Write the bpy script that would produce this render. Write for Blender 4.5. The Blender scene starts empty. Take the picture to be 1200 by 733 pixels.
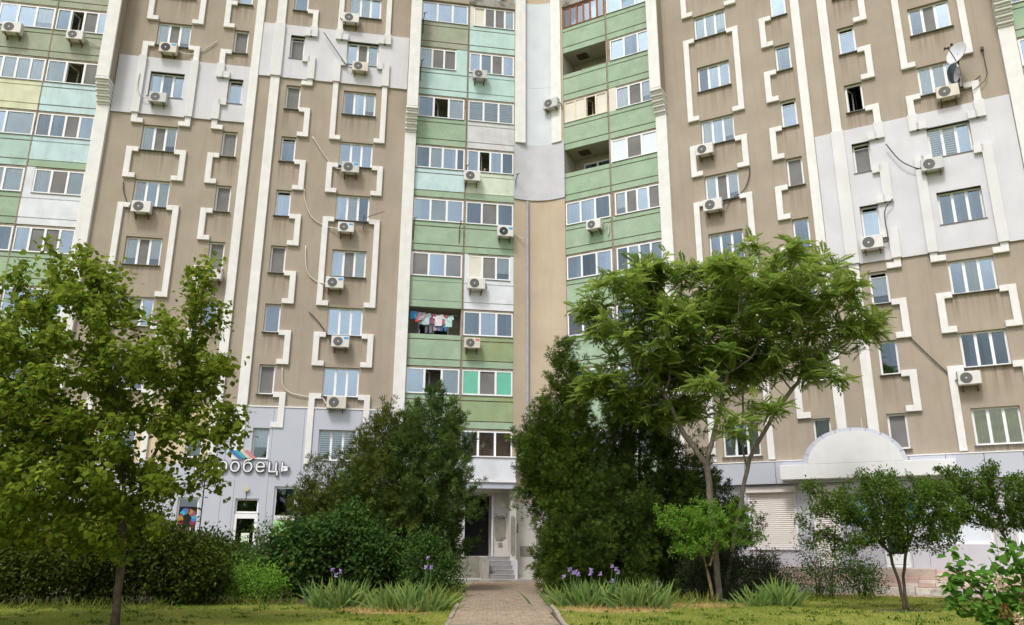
import bpy, math, random
import numpy as np
from mathutils import Vector, Matrix

# ------------------------------------------------------------------ camera, sky, sun, exposure
sc = bpy.context.scene
col = sc.collection
R = math.radians
rng = np.random.default_rng(11)
random.seed(11)

cd = bpy.data.cameras.new("camera")
cam = bpy.data.objects.new("camera", cd)
col.objects.link(cam)
cd.sensor_width = 36.0
cd.lens = 27.85
cd.clip_end = 3000
cam.matrix_world = (Matrix.Translation((0, 0, 1.5)) @ Matrix.Rotation(R(90 + 16.346), 4, 'X')
                    @ Matrix.Rotation(R(0.2865), 4, 'Z'))
sc.camera = cam

SUN_EL, SUN_AZ = R(56), R(205)          # azimuth measured from +Y towards +X
w = bpy.data.worlds.new("World")
sc.world = w
w.use_nodes = True
nt = w.node_tree
bg = nt.nodes["Background"]
sky = nt.nodes.new("ShaderNodeTexSky")
sky.sky_type = 'NISHITA'
sky.sun_disc = False
sky.sun_elevation = SUN_EL
sky.sun_rotation = SUN_AZ
sky.air_density = 1.0
sky.dust_density = 4.0
sky.ozone_density = 1.0
hs = nt.nodes.new("ShaderNodeHueSaturation")
hs.inputs["Saturation"].default_value = 0.30
nt.links.new(sky.outputs[0], hs.inputs["Color"])
# broken cloud cover: brighter and duller patches of the same sky
tcw = nt.nodes.new("ShaderNodeTexCoord")
cn = nt.nodes.new("ShaderNodeTexNoise"); cn.inputs["Scale"].default_value = 3.2; cn.inputs["Detail"].default_value = 7; cn.inputs["Roughness"].default_value = 0.58
nt.links.new(tcw.outputs["Generated"], cn.inputs["Vector"])
cr = nt.nodes.new("ShaderNodeMapRange"); cr.inputs[1].default_value = 0.36; cr.inputs[2].default_value = 0.66; cr.inputs[3].default_value = 0.62; cr.inputs[4].default_value = 1.45
nt.links.new(cn.outputs[0], cr.inputs[0])
cm_ = nt.nodes.new("ShaderNodeMix"); cm_.data_type = 'RGBA'; cm_.blend_type = 'MULTIPLY'; cm_.inputs[0].default_value = 1
nt.links.new(hs.outputs[0], cm_.inputs[6]); nt.links.new(cr.outputs[0], cm_.inputs[7])
nt.links.new(cm_.outputs[2], bg.inputs[0])
bg.inputs[1].default_value = 0.13

sl = bpy.data.lights.new("sun", 'SUN')
sl.energy = 1.5
sl.angle = R(10)
sl.color = (1.0, 0.96, 0.905)
so = bpy.data.objects.new("sun", sl)
col.objects.link(so)
sd = Vector((math.sin(SUN_AZ) * math.cos(SUN_EL), math.cos(SUN_AZ) * math.cos(SUN_EL), math.sin(SUN_EL)))
so.rotation_euler = sd.to_track_quat('Z', 'Y').to_euler()

sc.view_settings.view_transform = 'Standard'
sc.view_settings.look = 'None'
sc.view_settings.exposure = 0.58
sc.view_settings.gamma = 1.0
sc.view_settings.use_curve_mapping = False

# ------------------------------------------------------------------ materials
def srgb(r, g, b, k=0.93):
    f = lambda c: ((c / 255) / 12.92 if c / 255 <= 0.04045 else ((c / 255 + 0.055) / 1.055) ** 2.4)
    return (f(r) * k, f(g) * k, f(b) * k)

def newmat(name):
    m = bpy.data.materials.new(name)
    m.use_nodes = True
    n = m.node_tree
    return m, n, n.nodes["Principled BSDF"]

def mat(name, c, rough=0.8, var=0.10, scale=3.0, streak=0.0, streak_c=None, bump=0.0, bscale=60.0, spec=0.3, metal=0.0,
        blotch=0.0, blotch_c=None, bl_scale=1.2):
    """painted / mineral surface: colour mottle, optional vertical run-off streaks, worn blotches and fine relief"""
    m, n, p = newmat(name)
    L = n.links
    tc = n.nodes.new("ShaderNodeNewGeometry")
    pos = tc.outputs["Position"]
    nz = n.nodes.new("ShaderNodeTexNoise")
    nz.inputs["Scale"].default_value = scale
    nz.inputs["Detail"].default_value = 6
    L.new(pos, nz.inputs["Vector"])
    mr = n.nodes.new("ShaderNodeMapRange")
    mr.inputs[1].default_value = 0.3; mr.inputs[2].default_value = 0.7
    mr.inputs[3].default_value = 1 - var; mr.inputs[4].default_value = 1 + var
    L.new(nz.outputs[0], mr.inputs[0])
    mx = n.nodes.new("ShaderNodeMix"); mx.data_type = 'RGBA'; mx.blend_type = 'MULTIPLY'
    mx.inputs[0].default_value = 1
    mx.inputs[6].default_value = (*c, 1)
    L.new(mr.outputs[0], mx.inputs[7])
    out = mx.outputs[2]
    def layer(out, vec_scale, lo, hi, amount, colr):
        mp = n.nodes.new("ShaderNodeMapping")
        mp.inputs["Scale"].default_value = vec_scale
        L.new(pos, mp.inputs[0])
        q = n.nodes.new("ShaderNodeTexNoise")
        q.inputs["Scale"].default_value = 1.0; q.inputs["Detail"].default_value = 5
        q.inputs["Roughness"].default_value = 0.65
        L.new(mp.outputs[0], q.inputs["Vector"])
        r = n.nodes.new("ShaderNodeMapRange")
        r.inputs[1].default_value = lo; r.inputs[2].default_value = hi
        r.inputs[3].default_value = 0; r.inputs[4].default_value = amount
        L.new(q.outputs[0], r.inputs[0])
        k = n.nodes.new("ShaderNodeMix"); k.data_type = 'RGBA'
        L.new(r.outputs[0], k.inputs[0]); L.new(out, k.inputs[6])
        k.inputs[7].default_value = (*colr, 1)
        return k.outputs[2]
    if streak:
        out = layer(out, (11, 11, 0.55), 0.56, 0.78, streak * 0.4, streak_c or tuple(x * 0.55 for x in c))
        out = layer(out, (3.5, 3.5, 0.30), 0.50, 0.72, streak, streak_c or tuple(x * 0.55 for x in c))
    if blotch:
        out = layer(out, (bl_scale,) * 3, 0.53, 0.62, blotch, blotch_c or tuple(x * 0.6 for x in c))
    L.new(out, p.inputs["Base Color"])
    p.inputs["Roughness"].default_value = rough
    p.inputs["Specular IOR Level"].default_value = spec
    p.inputs["Metallic"].default_value = metal
    if bump:
        b = n.nodes.new("ShaderNodeTexNoise"); b.inputs["Scale"].default_value = bscale; b.inputs["Detail"].default_value = 3
        L.new(pos, b.inputs["Vector"])
        bm_ = n.nodes.new("ShaderNodeBump"); bm_.inputs["Strength"].default_value = bump; bm_.inputs["Distance"].default_value = 0.02
        L.new(b.outputs[0], bm_.inputs["Height"]); L.new(bm_.outputs[0], p.inputs["Normal"])
    return m

def sill_dirt(m, a_deg, cols, zb0, storey):
    """grimy run-off below every window sill of a facade (and only there)"""
    n = m.node_tree; L = n.links; p = n.nodes["Principled BSDF"]
    src = p.inputs["Base Color"].links[0].from_socket
    geo = n.nodes.new("ShaderNodeNewGeometry")
    def math_(op, a, b=None, c=None):
        q = n.nodes.new("ShaderNodeMath"); q.operation = op
        for i, v in enumerate((a, b, c)):
            if v is None: continue
            if isinstance(v, (int, float)): q.inputs[i].default_value = v
            else: L.new(v, q.inputs[i])
        return q.outputs[0]
    dt = n.nodes.new("ShaderNodeVectorMath"); dt.operation = 'DOT_PRODUCT'
    L.new(geo.outputs["Position"], dt.inputs[0]); dt.inputs[1].default_value = (math.cos(R(a_deg)), math.sin(R(a_deg)), 0)
    u = dt.outputs["Value"]
    sx = n.nodes.new("ShaderNodeSeparateXYZ"); L.new(geo.outputs["Position"], sx.inputs[0])
    f = math_('MODULO', math_('SUBTRACT', zb0 + 20 * storey, sx.outputs["Z"]), storey)      # metres below the sill
    fade = math_('MAXIMUM', math_('SUBTRACT', 1.0, math_('DIVIDE', f, 1.25)), 0.0)
    cols_ = None
    for c, hw in cols:
        q = math_('COMPARE', u, c, hw)
        cols_ = q if cols_ is None else math_('MAXIMUM', cols_, q)
    mp = n.nodes.new("ShaderNodeMapping"); mp.inputs["Scale"].default_value = (7, 7, 0.22); L.new(geo.outputs["Position"], mp.inputs[0])
    nz = n.nodes.new("ShaderNodeTexNoise"); nz.inputs["Scale"].default_value = 1; nz.inputs["Detail"].default_value = 4; L.new(mp.outputs[0], nz.inputs["Vector"])
    mr = n.nodes.new("ShaderNodeMapRange"); mr.inputs[1].default_value = 0.42; mr.inputs[2].default_value = 0.68; mr.inputs[4].default_value = 0.85
    L.new(nz.outputs[0], mr.inputs[0])
    fac = math_('MULTIPLY', math_('MULTIPLY', fade, cols_), mr.outputs[0])
    k = n.nodes.new("ShaderNodeMix"); k.data_type = 'RGBA'
    L.new(fac, k.inputs[0]); L.new(src, k.inputs[6]); k.inputs[7].default_value = (0.20, 0.15, 0.105, 1)
    L.new(k.outputs[2], p.inputs["Base Color"])

def leafmat(name, c1, c2, trans=0.35, rough=0.55, tip=None):
    m, n, p = newmat(name)
    L = n.links
    at = n.nodes.new("ShaderNodeAttribute"); at.attribute_name = "tint"
    mx = n.nodes.new("ShaderNodeMix"); mx.data_type = 'RGBA'
    mx.inputs[6].default_value = (*c1, 1); mx.inputs[7].default_value = (*c2, 1)
    L.new(at.outputs["Fac"], mx.inputs[0])
    L.new(mx.outputs[2], p.inputs["Base Color"])
    p.inputs["Roughness"].default_value = 0.7
    p.inputs["Specular IOR Level"].default_value = 0.05
    tr = n.nodes.new("ShaderNodeBsdfTranslucent")
    hs_ = n.nodes.new("ShaderNodeHueSaturation"); hs_.inputs["Value"].default_value = 1.6
    L.new(mx.outputs[2], hs_.inputs["Color"]); L.new(hs_.outputs[0], tr.inputs[0])
    ms = n.nodes.new("ShaderNodeMixShader"); ms.inputs[0].default_value = trans
    L.new(p.outputs[0], ms.inputs[1]); L.new(tr.outputs[0], ms.inputs[2])
    L.new(ms.outputs[0], n.nodes["Material Output"].inputs[0])
    return m

def glassmat(name, tint, refl, rough=0.015):
    m, n, p = newmat(name)
    L = n.links
    n.nodes.remove(p)
    t = n.nodes.new("ShaderNodeBsdfTransparent"); t.inputs[0].default_value = (*tint, 1)
    g = n.nodes.new("ShaderNodeBsdfGlossy"); g.inputs[0].default_value = (0.76, 0.90, 1.0, 1); g.inputs[1].default_value = rough
    fr = n.nodes.new("ShaderNodeFresnel"); fr.inputs[0].default_value = 1.5
    ad = n.nodes.new("ShaderNodeMath"); ad.operation = 'ADD'; ad.inputs[1].default_value = refl; ad.use_clamp = True
    L.new(fr.outputs[0], ad.inputs[0])
    ms = n.nodes.new("ShaderNodeMixShader")
    L.new(ad.outputs[0], ms.inputs[0]); L.new(t.outputs[0], ms.inputs[1]); L.new(g.outputs[0], ms.inputs[2])
    L.new(ms.outputs[0], n.nodes["Material Output"].inputs[0])
    return m

TAN = (0.362, 0.308, 0.246)
M = {}
M['stucco'] = mat('tan_stucco', TAN, 0.9, 0.08, 0.6, streak=0.38, streak_c=(0.275, 0.215, 0.155), bump=0.6, bscale=34, blotch=0.22, blotch_c=(0.42, 0.355, 0.285), bl_scale=0.55)
for s_, a_, c_ in (('stucco_l', 9.79, [(-16.75, .85), (-13.62, .42), (-10.91, .42), (-7.71, .85)]), ('stucco_r', -28.84, [(10.61, .83), (13.73, .4), (16.38, .4), (19.55, .83)])):
    M[s_] = M['stucco'].copy(); off_ = 36.04 * math.sin(R(9.79)) if s_ == 'stucco_l' else 37.30 * math.sin(R(-28.84))
    sill_dirt(M[s_], a_, [(c + off_, h) for c, h in c_], 4.95, 2.8)
M['beige'] = mat('beige_stucco', (0.475, 0.392, 0.295), 0.9, 0.07, 0.8, streak=0.15, bump=0.4, bscale=34)
M['cream'] = mat('cream_wall', (0.62, 0.50, 0.34), 0.9, 0.08, 1.2)
M['white'] = mat('white_trim_paint', (0.735, 0.722, 0.715), 0.75, 0.06, 2.0, streak=0.32, streak_c=(0.61, 0.545, 0.49), bump=0.3)
M['patch'] = mat('pale_grey_render', (0.60, 0.595, 0.635), 0.85, 0.06, 1.0, streak=0.3, streak_c=(0.50, 0.485, 0.50), bump=0.25, bscale=30)
M['patch_blue'] = mat('pale_blue_grey_render', (0.585, 0.62, 0.665), 0.85, 0.06, 1.0, streak=0.2, streak_c=(0.52, 0.55, 0.58), bump=0.25)
M['patch_core'] = mat('light_grey_render', (0.505, 0.505, 0.545), 0.85, 0.06, 1.3, blotch=0.5, blotch_c=(0.58, 0.58, 0.62), bl_scale=0.9, bump=0.25)
M['clad'] = mat('blue_grey_cladding', (0.47, 0.49, 0.56), 0.45, 0.03, 0.7, spec=0.4)
M['clad2'] = mat('lilac_grey_panel', (0.52, 0.51, 0.565), 0.45, 0.03, 0.7, spec=0.4)
M['pvc'] = mat('white_pvc_frame', (0.80, 0.80, 0.81), 0.4, 0.03, 3, spec=0.45)
M['cream_frame'] = mat('cream_frame', (0.66, 0.60, 0.48), 0.5, 0.05, 3)
M['wood'] = mat('orange_brown_frame', (0.30, 0.085, 0.035), 0.5, 0.12, 4)
M['sill'] = mat('sill_metal', (0.19, 0.185, 0.18), 0.5, 0.1, 3)
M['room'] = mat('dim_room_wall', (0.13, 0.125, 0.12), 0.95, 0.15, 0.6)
M['loggia'] = mat('loggia_plaster', (0.42, 0.39, 0.35), 0.9, 0.1, 1.0, blotch=0.4, bl_scale=0.8)
M['dirt'] = mat('dark_joint', (0.085, 0.06, 0.045), 0.95, 0.25, 5)
M['mortar'] = mat('bare_mortar', (0.30, 0.235, 0.18), 0.95, 0.2, 6, blotch=0.7, blotch_c=(0.1, 0.075, 0.06), bl_scale=3)
M['concrete'] = mat('weathered_concrete', (0.33, 0.31, 0.28), 0.95, 0.2, 2.0, blotch=0.8, blotch_c=(0.11, 0.10, 0.09), bl_scale=2.2, bump=0.4)
M['rail'] = mat('galvanised_pipe', (0.33, 0.36, 0.41), 0.6, 0.1, 4)
def paint(name, c, **k):
    return mat(name, c, 0.85, 0.10, 1.6, streak=k.get('streak', 0.35), streak_c=k.get('sc'), blotch=k.get('bl', 0.35), blotch_c=k.get('bc'), bl_scale=k.get('bs', 1.3), bump=0.25)
M['green'] = paint('green_parapet_paint', (0.300, 0.410, 0.290), sc=(0.38, 0.41, 0.33), bc=(0.37, 0.455, 0.345), bl=0.7, bs=1.7, streak=0.45)
M['olive'] = paint('olive_green_paint', (0.275, 0.355, 0.200), sc=(0.27, 0.28, 0.11), bc=(0.29, 0.30, 0.12), bl=0.6)
M['dirtygreen'] = paint('dirty_grey_green_paint', (0.32, 0.36, 0.265), sc=(0.24, 0.23, 0.19), bc=(0.40, 0.38, 0.32), bl=0.7)
M['teal'] = paint('pale_teal_paint', (0.46, 0.625, 0.605), sc=(0.35, 0.50, 0.46), bc=(0.49, 0.65, 0.62))
M['tealdirty'] = paint('dirty_teal_paint', (0.39, 0.53, 0.485), sc=(0.28, 0.36, 0.30), bc=(0.27, 0.40, 0.32), bl=0.7)
M['ice'] = paint('pale_ice_blue_paint', (0.50, 0.645, 0.67), bl=0.2)
M['lime'] = paint('pale_lime_paint', (0.59, 0.66, 0.54), bl=0.2, sc=(0.5, 0.55, 0.42))
M['yellow'] = paint('pale_yellow_paint', (0.64, 0.645, 0.47), bl=0.2, sc=(0.55, 0.54, 0.38))
M['greywhite'] = paint('grey_white_paint', (0.57, 0.57, 0.585), bl=0.2, sc=(0.46, 0.45, 0.45))
M['siding'] = paint('white_siding', (0.68, 0.70, 0.745), bl=0.1, streak=0.15)
M['whitewash'] = paint('whitewash', (0.68, 0.67, 0.68), bl=0.45, bc=(0.58, 0.55, 0.52), sc=(0.62, 0.60, 0.58))
M['glass'] = glassmat('window_glass', (0.62, 0.70, 0.76), 0.24)
M['glass_dim'] = glassmat('window_glass_dim', (0.50, 0.58, 0.64), 0.11)
M['glass_clear'] = glassmat('window_glass_clear', (0.90, 0.92, 0.93), 0.05)
M['glass_green'] = mat('green_tinted_pane', (0.13, 0.46, 0.33), 0.2, 0.10, 1.5, spec=0.6)
M['net'] = mat('insect_net', (0.185, 0.18, 0.18), 0.8, 0.18, 1.2)
M['curt_w'] = mat('white_curtain', (0.84, 0.84, 0.84), 0.9, 0.06, 2)
M['curt_blue'] = mat('blue_curtain', (0.30, 0.48, 0.66), 0.9, 0.15, 3)
M['curt_y'] = mat('yellow_green_curtain', (0.62, 0.52, 0.10), 0.9, 0.2, 3)
M['curt_brown'] = mat('brown_curtain', (0.38, 0.24, 0.17), 0.9, 0.2, 4)
M['curt_peach'] = mat('peach_curtain', (0.62, 0.45, 0.34), 0.9, 0.08, 2)
M['curt_purple'] = mat('mauve_curtain', (0.22, 0.16, 0.19), 0.9, 0.1, 2)
M['panel'] = mat('cream_panel', (0.66, 0.63, 0.55), 0.6, 0.06, 1.5)
M['panel_white'] = mat('white_film_pane', (0.66, 0.72, 0.80), 0.25, 0.05, 1.0, spec=0.5)
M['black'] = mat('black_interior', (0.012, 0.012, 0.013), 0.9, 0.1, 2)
M['ac'] = mat('air_conditioner_white', (0.66, 0.64, 0.615), 0.5, 0.05, 3)
M['ac_grey'] = mat('air_conditioner_grille', (0.10, 0.10, 0.10), 0.6, 0.1, 5)
M['ac_black'] = mat('air_conditioner_black_fan', (0.02, 0.022, 0.028), 0.4, 0.1, 5)
M['ac_hub'] = mat('fan_hub', (0.55, 0.56, 0.58), 0.4, 0.05, 5)
M['sticker'] = mat('blue_sticker', (0.06, 0.33, 0.70), 0.4, 0.03, 5)
M['sticker_red'] = mat('red_print', (0.62, 0.12, 0.16), 0.4, 0.03, 5)
M['steel'] = mat('rusty_bracket', (0.17, 0.10, 0.07), 0.8, 0.3, 8)
M['hose'] = mat('white_hose', (0.62, 0.59, 0.54), 0.6, 0.05, 5)
M['hose_dark'] = mat('dark_hose', (0.06, 0.06, 0.06), 0.6, 0.05, 5)
M['dish'] = mat('satellite_dish_paint', (0.62, 0.62, 0.65), 0.5, 0.04, 3)
M['dark_metal'] = mat('dark_metal', (0.05, 0.05, 0.055), 0.5, 0.1, 5)
M['shutter'] = mat('cream_roller_shutter', (0.70, 0.65, 0.615), 0.5, 0.04, 2)
M['plaster'] = mat('peeling_white_plaster', (0.50, 0.475, 0.445), 0.95, 0.12, 2.0, streak=0.25, bump=0.4)
M['cement'] = mat('bare_cement_patch', (0.225, 0.21, 0.18), 0.95, 0.15, 5, bump=0.5)
M['step'] = mat('grey_step_paint', (0.26, 0.25, 0.25), 0.85, 0.12, 4)
M['step_edge'] = mat('worn_step_edge', (0.50, 0.49, 0.48), 0.85, 0.12, 4)
M['logo_blue'] = mat('sign_blue', (0.05, 0.17, 0.45), 0.4, 0.02)
M['logo_teal'] = mat('sign_teal', (0.05, 0.38, 0.40), 0.4, 0.02)
M['logo_pink'] = mat('sign_rose', (0.55, 0.22, 0.24), 0.4, 0.02)
M['logo_cream'] = mat('sign_cream', (0.62, 0.52, 0.42), 0.4, 0.02)
M['letter'] = mat('white_sign_letter', (0.80, 0.80, 0.82), 0.4, 0.02)
M['letter_edge'] = mat('dark_letter_edge', (0.09, 0.085, 0.10), 0.5, 0.02)
M['poster_blue'] = mat('blue_poster', (0.03, 0.17, 0.62), 0.4, 0.1, 2, blotch=0.5, blotch_c=(0.05, 0.35, 0.75), bl_scale=3)
M['poster_sky'] = mat('pale_blue_poster', (0.26, 0.48, 0.72), 0.4, 0.2, 2, blotch=0.6, blotch_c=(0.55, 0.65, 0.75), bl_scale=2)
M['poster_red'] = mat('poster_red', (0.22, 0.03, 0.05), 0.5, 0.3, 5)
M['poster_pink'] = mat('poster_pink', (0.28, 0.07, 0.11), 0.5, 0.3, 5)
M['poster_yellow'] = mat('poster_yellow', (0.35, 0.23, 0.03), 0.5, 0.1, 5)
M['paper'] = mat('white_paper', (0.72, 0.72, 0.62), 0.7, 0.03)
M['greenfilm'] = mat('light_green_film', (0.33, 0.62, 0.25), 0.5, 0.05)
M['globe'] = mat('opal_globe', (0.60, 0.63, 0.68), 0.25, 0.03, 3, spec=0.6)
M['lamp_yellow'] = mat('yellowed_lamp_cover', (0.56, 0.49, 0.33), 0.4, 0.05)
M['bark'] = mat('brown_bark', (0.085, 0.060, 0.045), 0.95, 0.35, 9, bump=0.8, bscale=30)
M['bark_grey'] = mat('grey_bark', (0.20, 0.165, 0.135), 0.95, 0.25, 7, bump=0.7, bscale=30)
M['bark_lichen'] = mat('lichen_bark', (0.17, 0.12, 0.075), 0.95, 0.3, 8, blotch=0.8, blotch_c=(0.33, 0.26, 0.05), bl_scale=5, bump=0.7)
M['skin'] = mat('skin', (0.52, 0.31, 0.22), 0.6, 0.05)
M['hair'] = mat('brown_hair', (0.06, 0.035, 0.02), 0.7, 0.1)
M['shirt'] = mat('ochre_shirt', (0.34, 0.23, 0.10), 0.8, 0.1)

# ------------------------------------------------------------------ helpers
WM = {}                                   # world matrix of every object placed so far

class MB:
    """collects boxes, prisms, tubes and turns them into ONE mesh"""
    def __init__(s): s.v = []; s.f = []; s.mi = []; s.cur = 0
    def face(s, pts):
        b = len(s.v); s.v += [tuple(p) for p in pts]; s.f.append(tuple(range(b, b + len(pts)))); s.mi.append(s.cur)
    def box(s, x0, x1, y0, y1, z0, z1):
        b = len(s.v)
        s.v += [(x0, y0, z0), (x1, y0, z0), (x1, y1, z0), (x0, y1, z0), (x0, y0, z1), (x1, y0, z1), (x1, y1, z1), (x0, y1, z1)]
        for q in ((0, 3, 2, 1), (4, 5, 6, 7), (0, 1, 5, 4), (1, 2, 6, 5), (2, 3, 7, 6), (3, 0, 4, 7)):
            s.f.append(tuple(b + i for i in q)); s.mi.append(s.cur)
        return s
    def bevbox(s, x0, x1, y0, y1, z0, z1, c):
        """box whose front (low y) edges are chamfered"""
        a = [(x0, y1, z0), (x1, y1, z0), (x1, y1, z1), (x0, y1, z1)]
        m = [(x0, y0 + c, z0), (x1, y0 + c, z0), (x1, y0 + c, z1), (x0, y0 + c, z1)]
        f = [(x0 + c, y0, z0 + c), (x1 - c, y0, z0 + c), (x1 - c, y0, z1 - c), (x0 + c, y0, z1 - c)]
        b = len(s.v); s.v += a + m + f
        F = [(8, 9, 10, 11), (3, 2, 1, 0)]
        for i in range(4):
            j = (i + 1) % 4
            F += [(i, j, 4 + j, 4 + i), (4 + i, 4 + j, 8 + j, 8 + i)]
        for q in F: s.f.append(tuple(b + i for i in q)); s.mi.append(s.cur)
        return s
    def prism(s, outline, y0, y1):
        """outline in x,z extruded along y"""
        n = len(outline); b = len(s.v)
        s.v += [(x, y0, z) for x, z in outline] + [(x, y1, z) for x, z in outline]
        s.f.append(tuple(range(b, b + n))); s.mi.append(s.cur)
        s.f.append(tuple(range(b + 2 * n - 1, b + n - 1, -1))); s.mi.append(s.cur)
        for i in range(n):
            j = (i + 1) % n
            s.f.append((b + i, b + n + i, b + n + j, b + j)); s.mi.append(s.cur)
        return s
    def tube(s, pts, r, n=6, caps=True):
        pts = [Vector(p) for p in pts]
        rs = r if isinstance(r, (list, tuple)) else [r] * len(pts)
        b = len(s.v); up = Vector((0.13, 0.27, 0.95))
        for i, p in enumerate(pts):
            d = (pts[min(i + 1, len(pts) - 1)] - pts[max(i - 1, 0)]).normalized()
            a = d.cross(up)
            if a.length < 1e-3: a = d.cross(Vector((1, 0, 0)))
            a.normalize(); c = d.cross(a)
            for k in range(n):
                t = 2 * math.pi * k / n
                s.v.append(tuple(p + (a * math.cos(t) + c * math.sin(t)) * rs[i]))
        for i in range(len(pts) - 1):
            for k in range(n):
                j = (k + 1) % n
                s.f.append((b + i * n + k, b + i * n + j, b + (i + 1) * n + j, b + (i + 1) * n + k)); s.mi.append(s.cur)
        if caps:
            s.f.append(tuple(b + k for k in range(n - 1, -1, -1))); s.mi.append(s.cur)
            e = b + (len(pts) - 1) * n
            s.f.append(tuple(e + k for k in range(n))); s.mi.append(s.cur)
        return s
    def ring(s, cx, cz, y, r0, r1, n=20, depth=0.01):
        """flat annulus (r0 may be 0) facing -y"""
        b = len(s.v)
        for k in range(n):
            t = 2 * math.pi * k / n
            s.v.append((cx + r0 * math.cos(t), y, cz + r0 * math.sin(t)))
            s.v.append((cx + r1 * math.cos(t), y, cz + r1 * math.sin(t)))
            s.v.append((cx + r1 * math.cos(t), y + depth, cz + r1 * math.sin(t)))
        for k in range(n):
            j = (k + 1) % n
            s.f.append((b + 3 * k, b + 3 * k + 1, b + 3 * j + 1, b + 3 * j)); s.mi.append(s.cur)
            s.f.append((b + 3 * k + 1, b + 3 * k + 2, b + 3 * j + 2, b + 3 * j + 1)); s.mi.append(s.cur)
        return s
    def mesh(s, name, mats, smooth=False):
        me = bpy.data.meshes.new(name)
        me.from_pydata(s.v, [], s.f)
        for m in (mats if isinstance(mats, (list, tuple)) else [mats]): me.materials.append(m)
        if any(s.mi): me.polygons.foreach_set("material_index", s.mi)
        if smooth: me.polygons.foreach_set("use_smooth", [True] * len(s.f))
        me.update()
        return me

def put(name, data, parent=None, mw=None):
    """link one object at world matrix mw, below parent"""
    o = bpy.data.objects.new(name, data)
    col.objects.link(o)
    mw = mw if mw is not None else Matrix.Identity(4)
    WM[o] = mw.copy()
    if parent is not None:
        o.parent = parent
        ml = WM[parent].inverted() @ mw
    else:
        ml = mw
    lo, ro, sca = ml.decompose()
    o.location = lo; o.rotation_euler = ro.to_euler(); o.scale = sca
    return o

def tag(o, label=None, cat=None, group=None, kind=None):
    if label: o["label"] = label
    if cat: o["category"] = cat
    if group: o["group"] = group
    if kind: o["kind"] = kind
    return o

def thing(name, label, cat, mw, group=None, data=None):
    return tag(put(name, data, None, mw), label, cat, group)

def T(x, y, z, rz=0.0):
    return Matrix.Translation((x, y, z)) @ Matrix.Rotation(rz, 4, 'Z')

class Wing:
    """a facade plane: u runs along the wall, out towards the viewer, z up"""
    def __init__(s, deg, d):
        s.a = R(deg); s.d = d
        s.ux = Vector((math.cos(s.a), math.sin(s.a), 0)); s.n = Vector((math.sin(s.a), -math.cos(s.a), 0))
    def p(s, u, out, z): return Vector((0, s.d, z)) + s.ux * u + s.n * out
    def m(s, u, out=0.0, z=0.0): return Matrix.Translation(s.p(u, out, z)) @ Matrix.Rotation(s.a, 4, 'Z')
WL = Wing(9.79, 36.04)
WR = Wing(-28.84, 37.30)

_cache = {}
def cached(key, fn):
    if key not in _cache: _cache[key] = fn()
    return _cache[key]

def cut_sheet(mb, u0, u1, z0, z1, holes, y=0.0, reveal=0.2, edges=False):
    """wall sheet in the x,z plane at depth y with rectangular openings and their reveals"""
    hs_ = []
    for a, b, c, d in holes:
        a2, b2, c2, d2 = max(a, u0), min(b, u1), max(c, z0), min(d, z1)
        if a2 < b2 - 1e-4 and c2 < d2 - 1e-4: hs_.append((a2, b2, c2, d2, a, b, c, d))
    us = sorted({u0, u1} | {h[0] for h in hs_} | {h[1] for h in hs_})
    zs = sorted({z0, z1} | {h[2] for h in hs_} | {h[3] for h in hs_})
    for i in range(len(us) - 1):
        for j in range(len(zs) - 1):
            cu, cz = (us[i] + us[i + 1]) / 2, (zs[j] + zs[j + 1]) / 2
            if any(h[0] < cu < h[1] and h[2] < cz < h[3] for h in hs_): continue
            mb.face([(us[i], y, zs[j]), (us[i + 1], y, zs[j]), (us[i + 1], y, zs[j + 1]), (us[i], y, zs[j + 1])])
    for a, b, c, d, A, B, C, D in hs_:
        r = y + reveal
        if c == C: mb.face([(a, y, c), (b, y, c), (b, r, c), (a, r, c)])
        if d == D: mb.face([(a, r, d), (b, r, d), (b, y, d), (a, y, d)])
        if a == A: mb.face([(a, y, c), (a, r, c), (a, r, d), (a, y, d)])
        if b == B: mb.face([(b, y, c), (b, y, d), (b, r, d), (b, r, c)])
    if edges:
        r = y + edges
        mb.face([(u0, y, z0), (u0, r, z0), (u1, r, z0), (u1, y, z0)])
        mb.face([(u0, y, z1), (u1, y, z1), (u1, r, z1), (u0, r, z1)])
        mb.face([(u0, y, z0), (u0, y, z1), (u0, r, z1), (u0, r, z0)])
        mb.face([(u1, y, z0), (u1, r, z0), (u1, r, z1), (u1, y, z1)])

# ------------------------------------------------------------------ ground, soil
def sheet_obj(name, pts, z, m, parent=None, kind='structure'):
    mb = MB(); mb.face([(x, y, z) for x, y in pts])
    o = put(name, mb.mesh(name, m), parent)
    if kind: o["kind"] = kind
    return o

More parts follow.
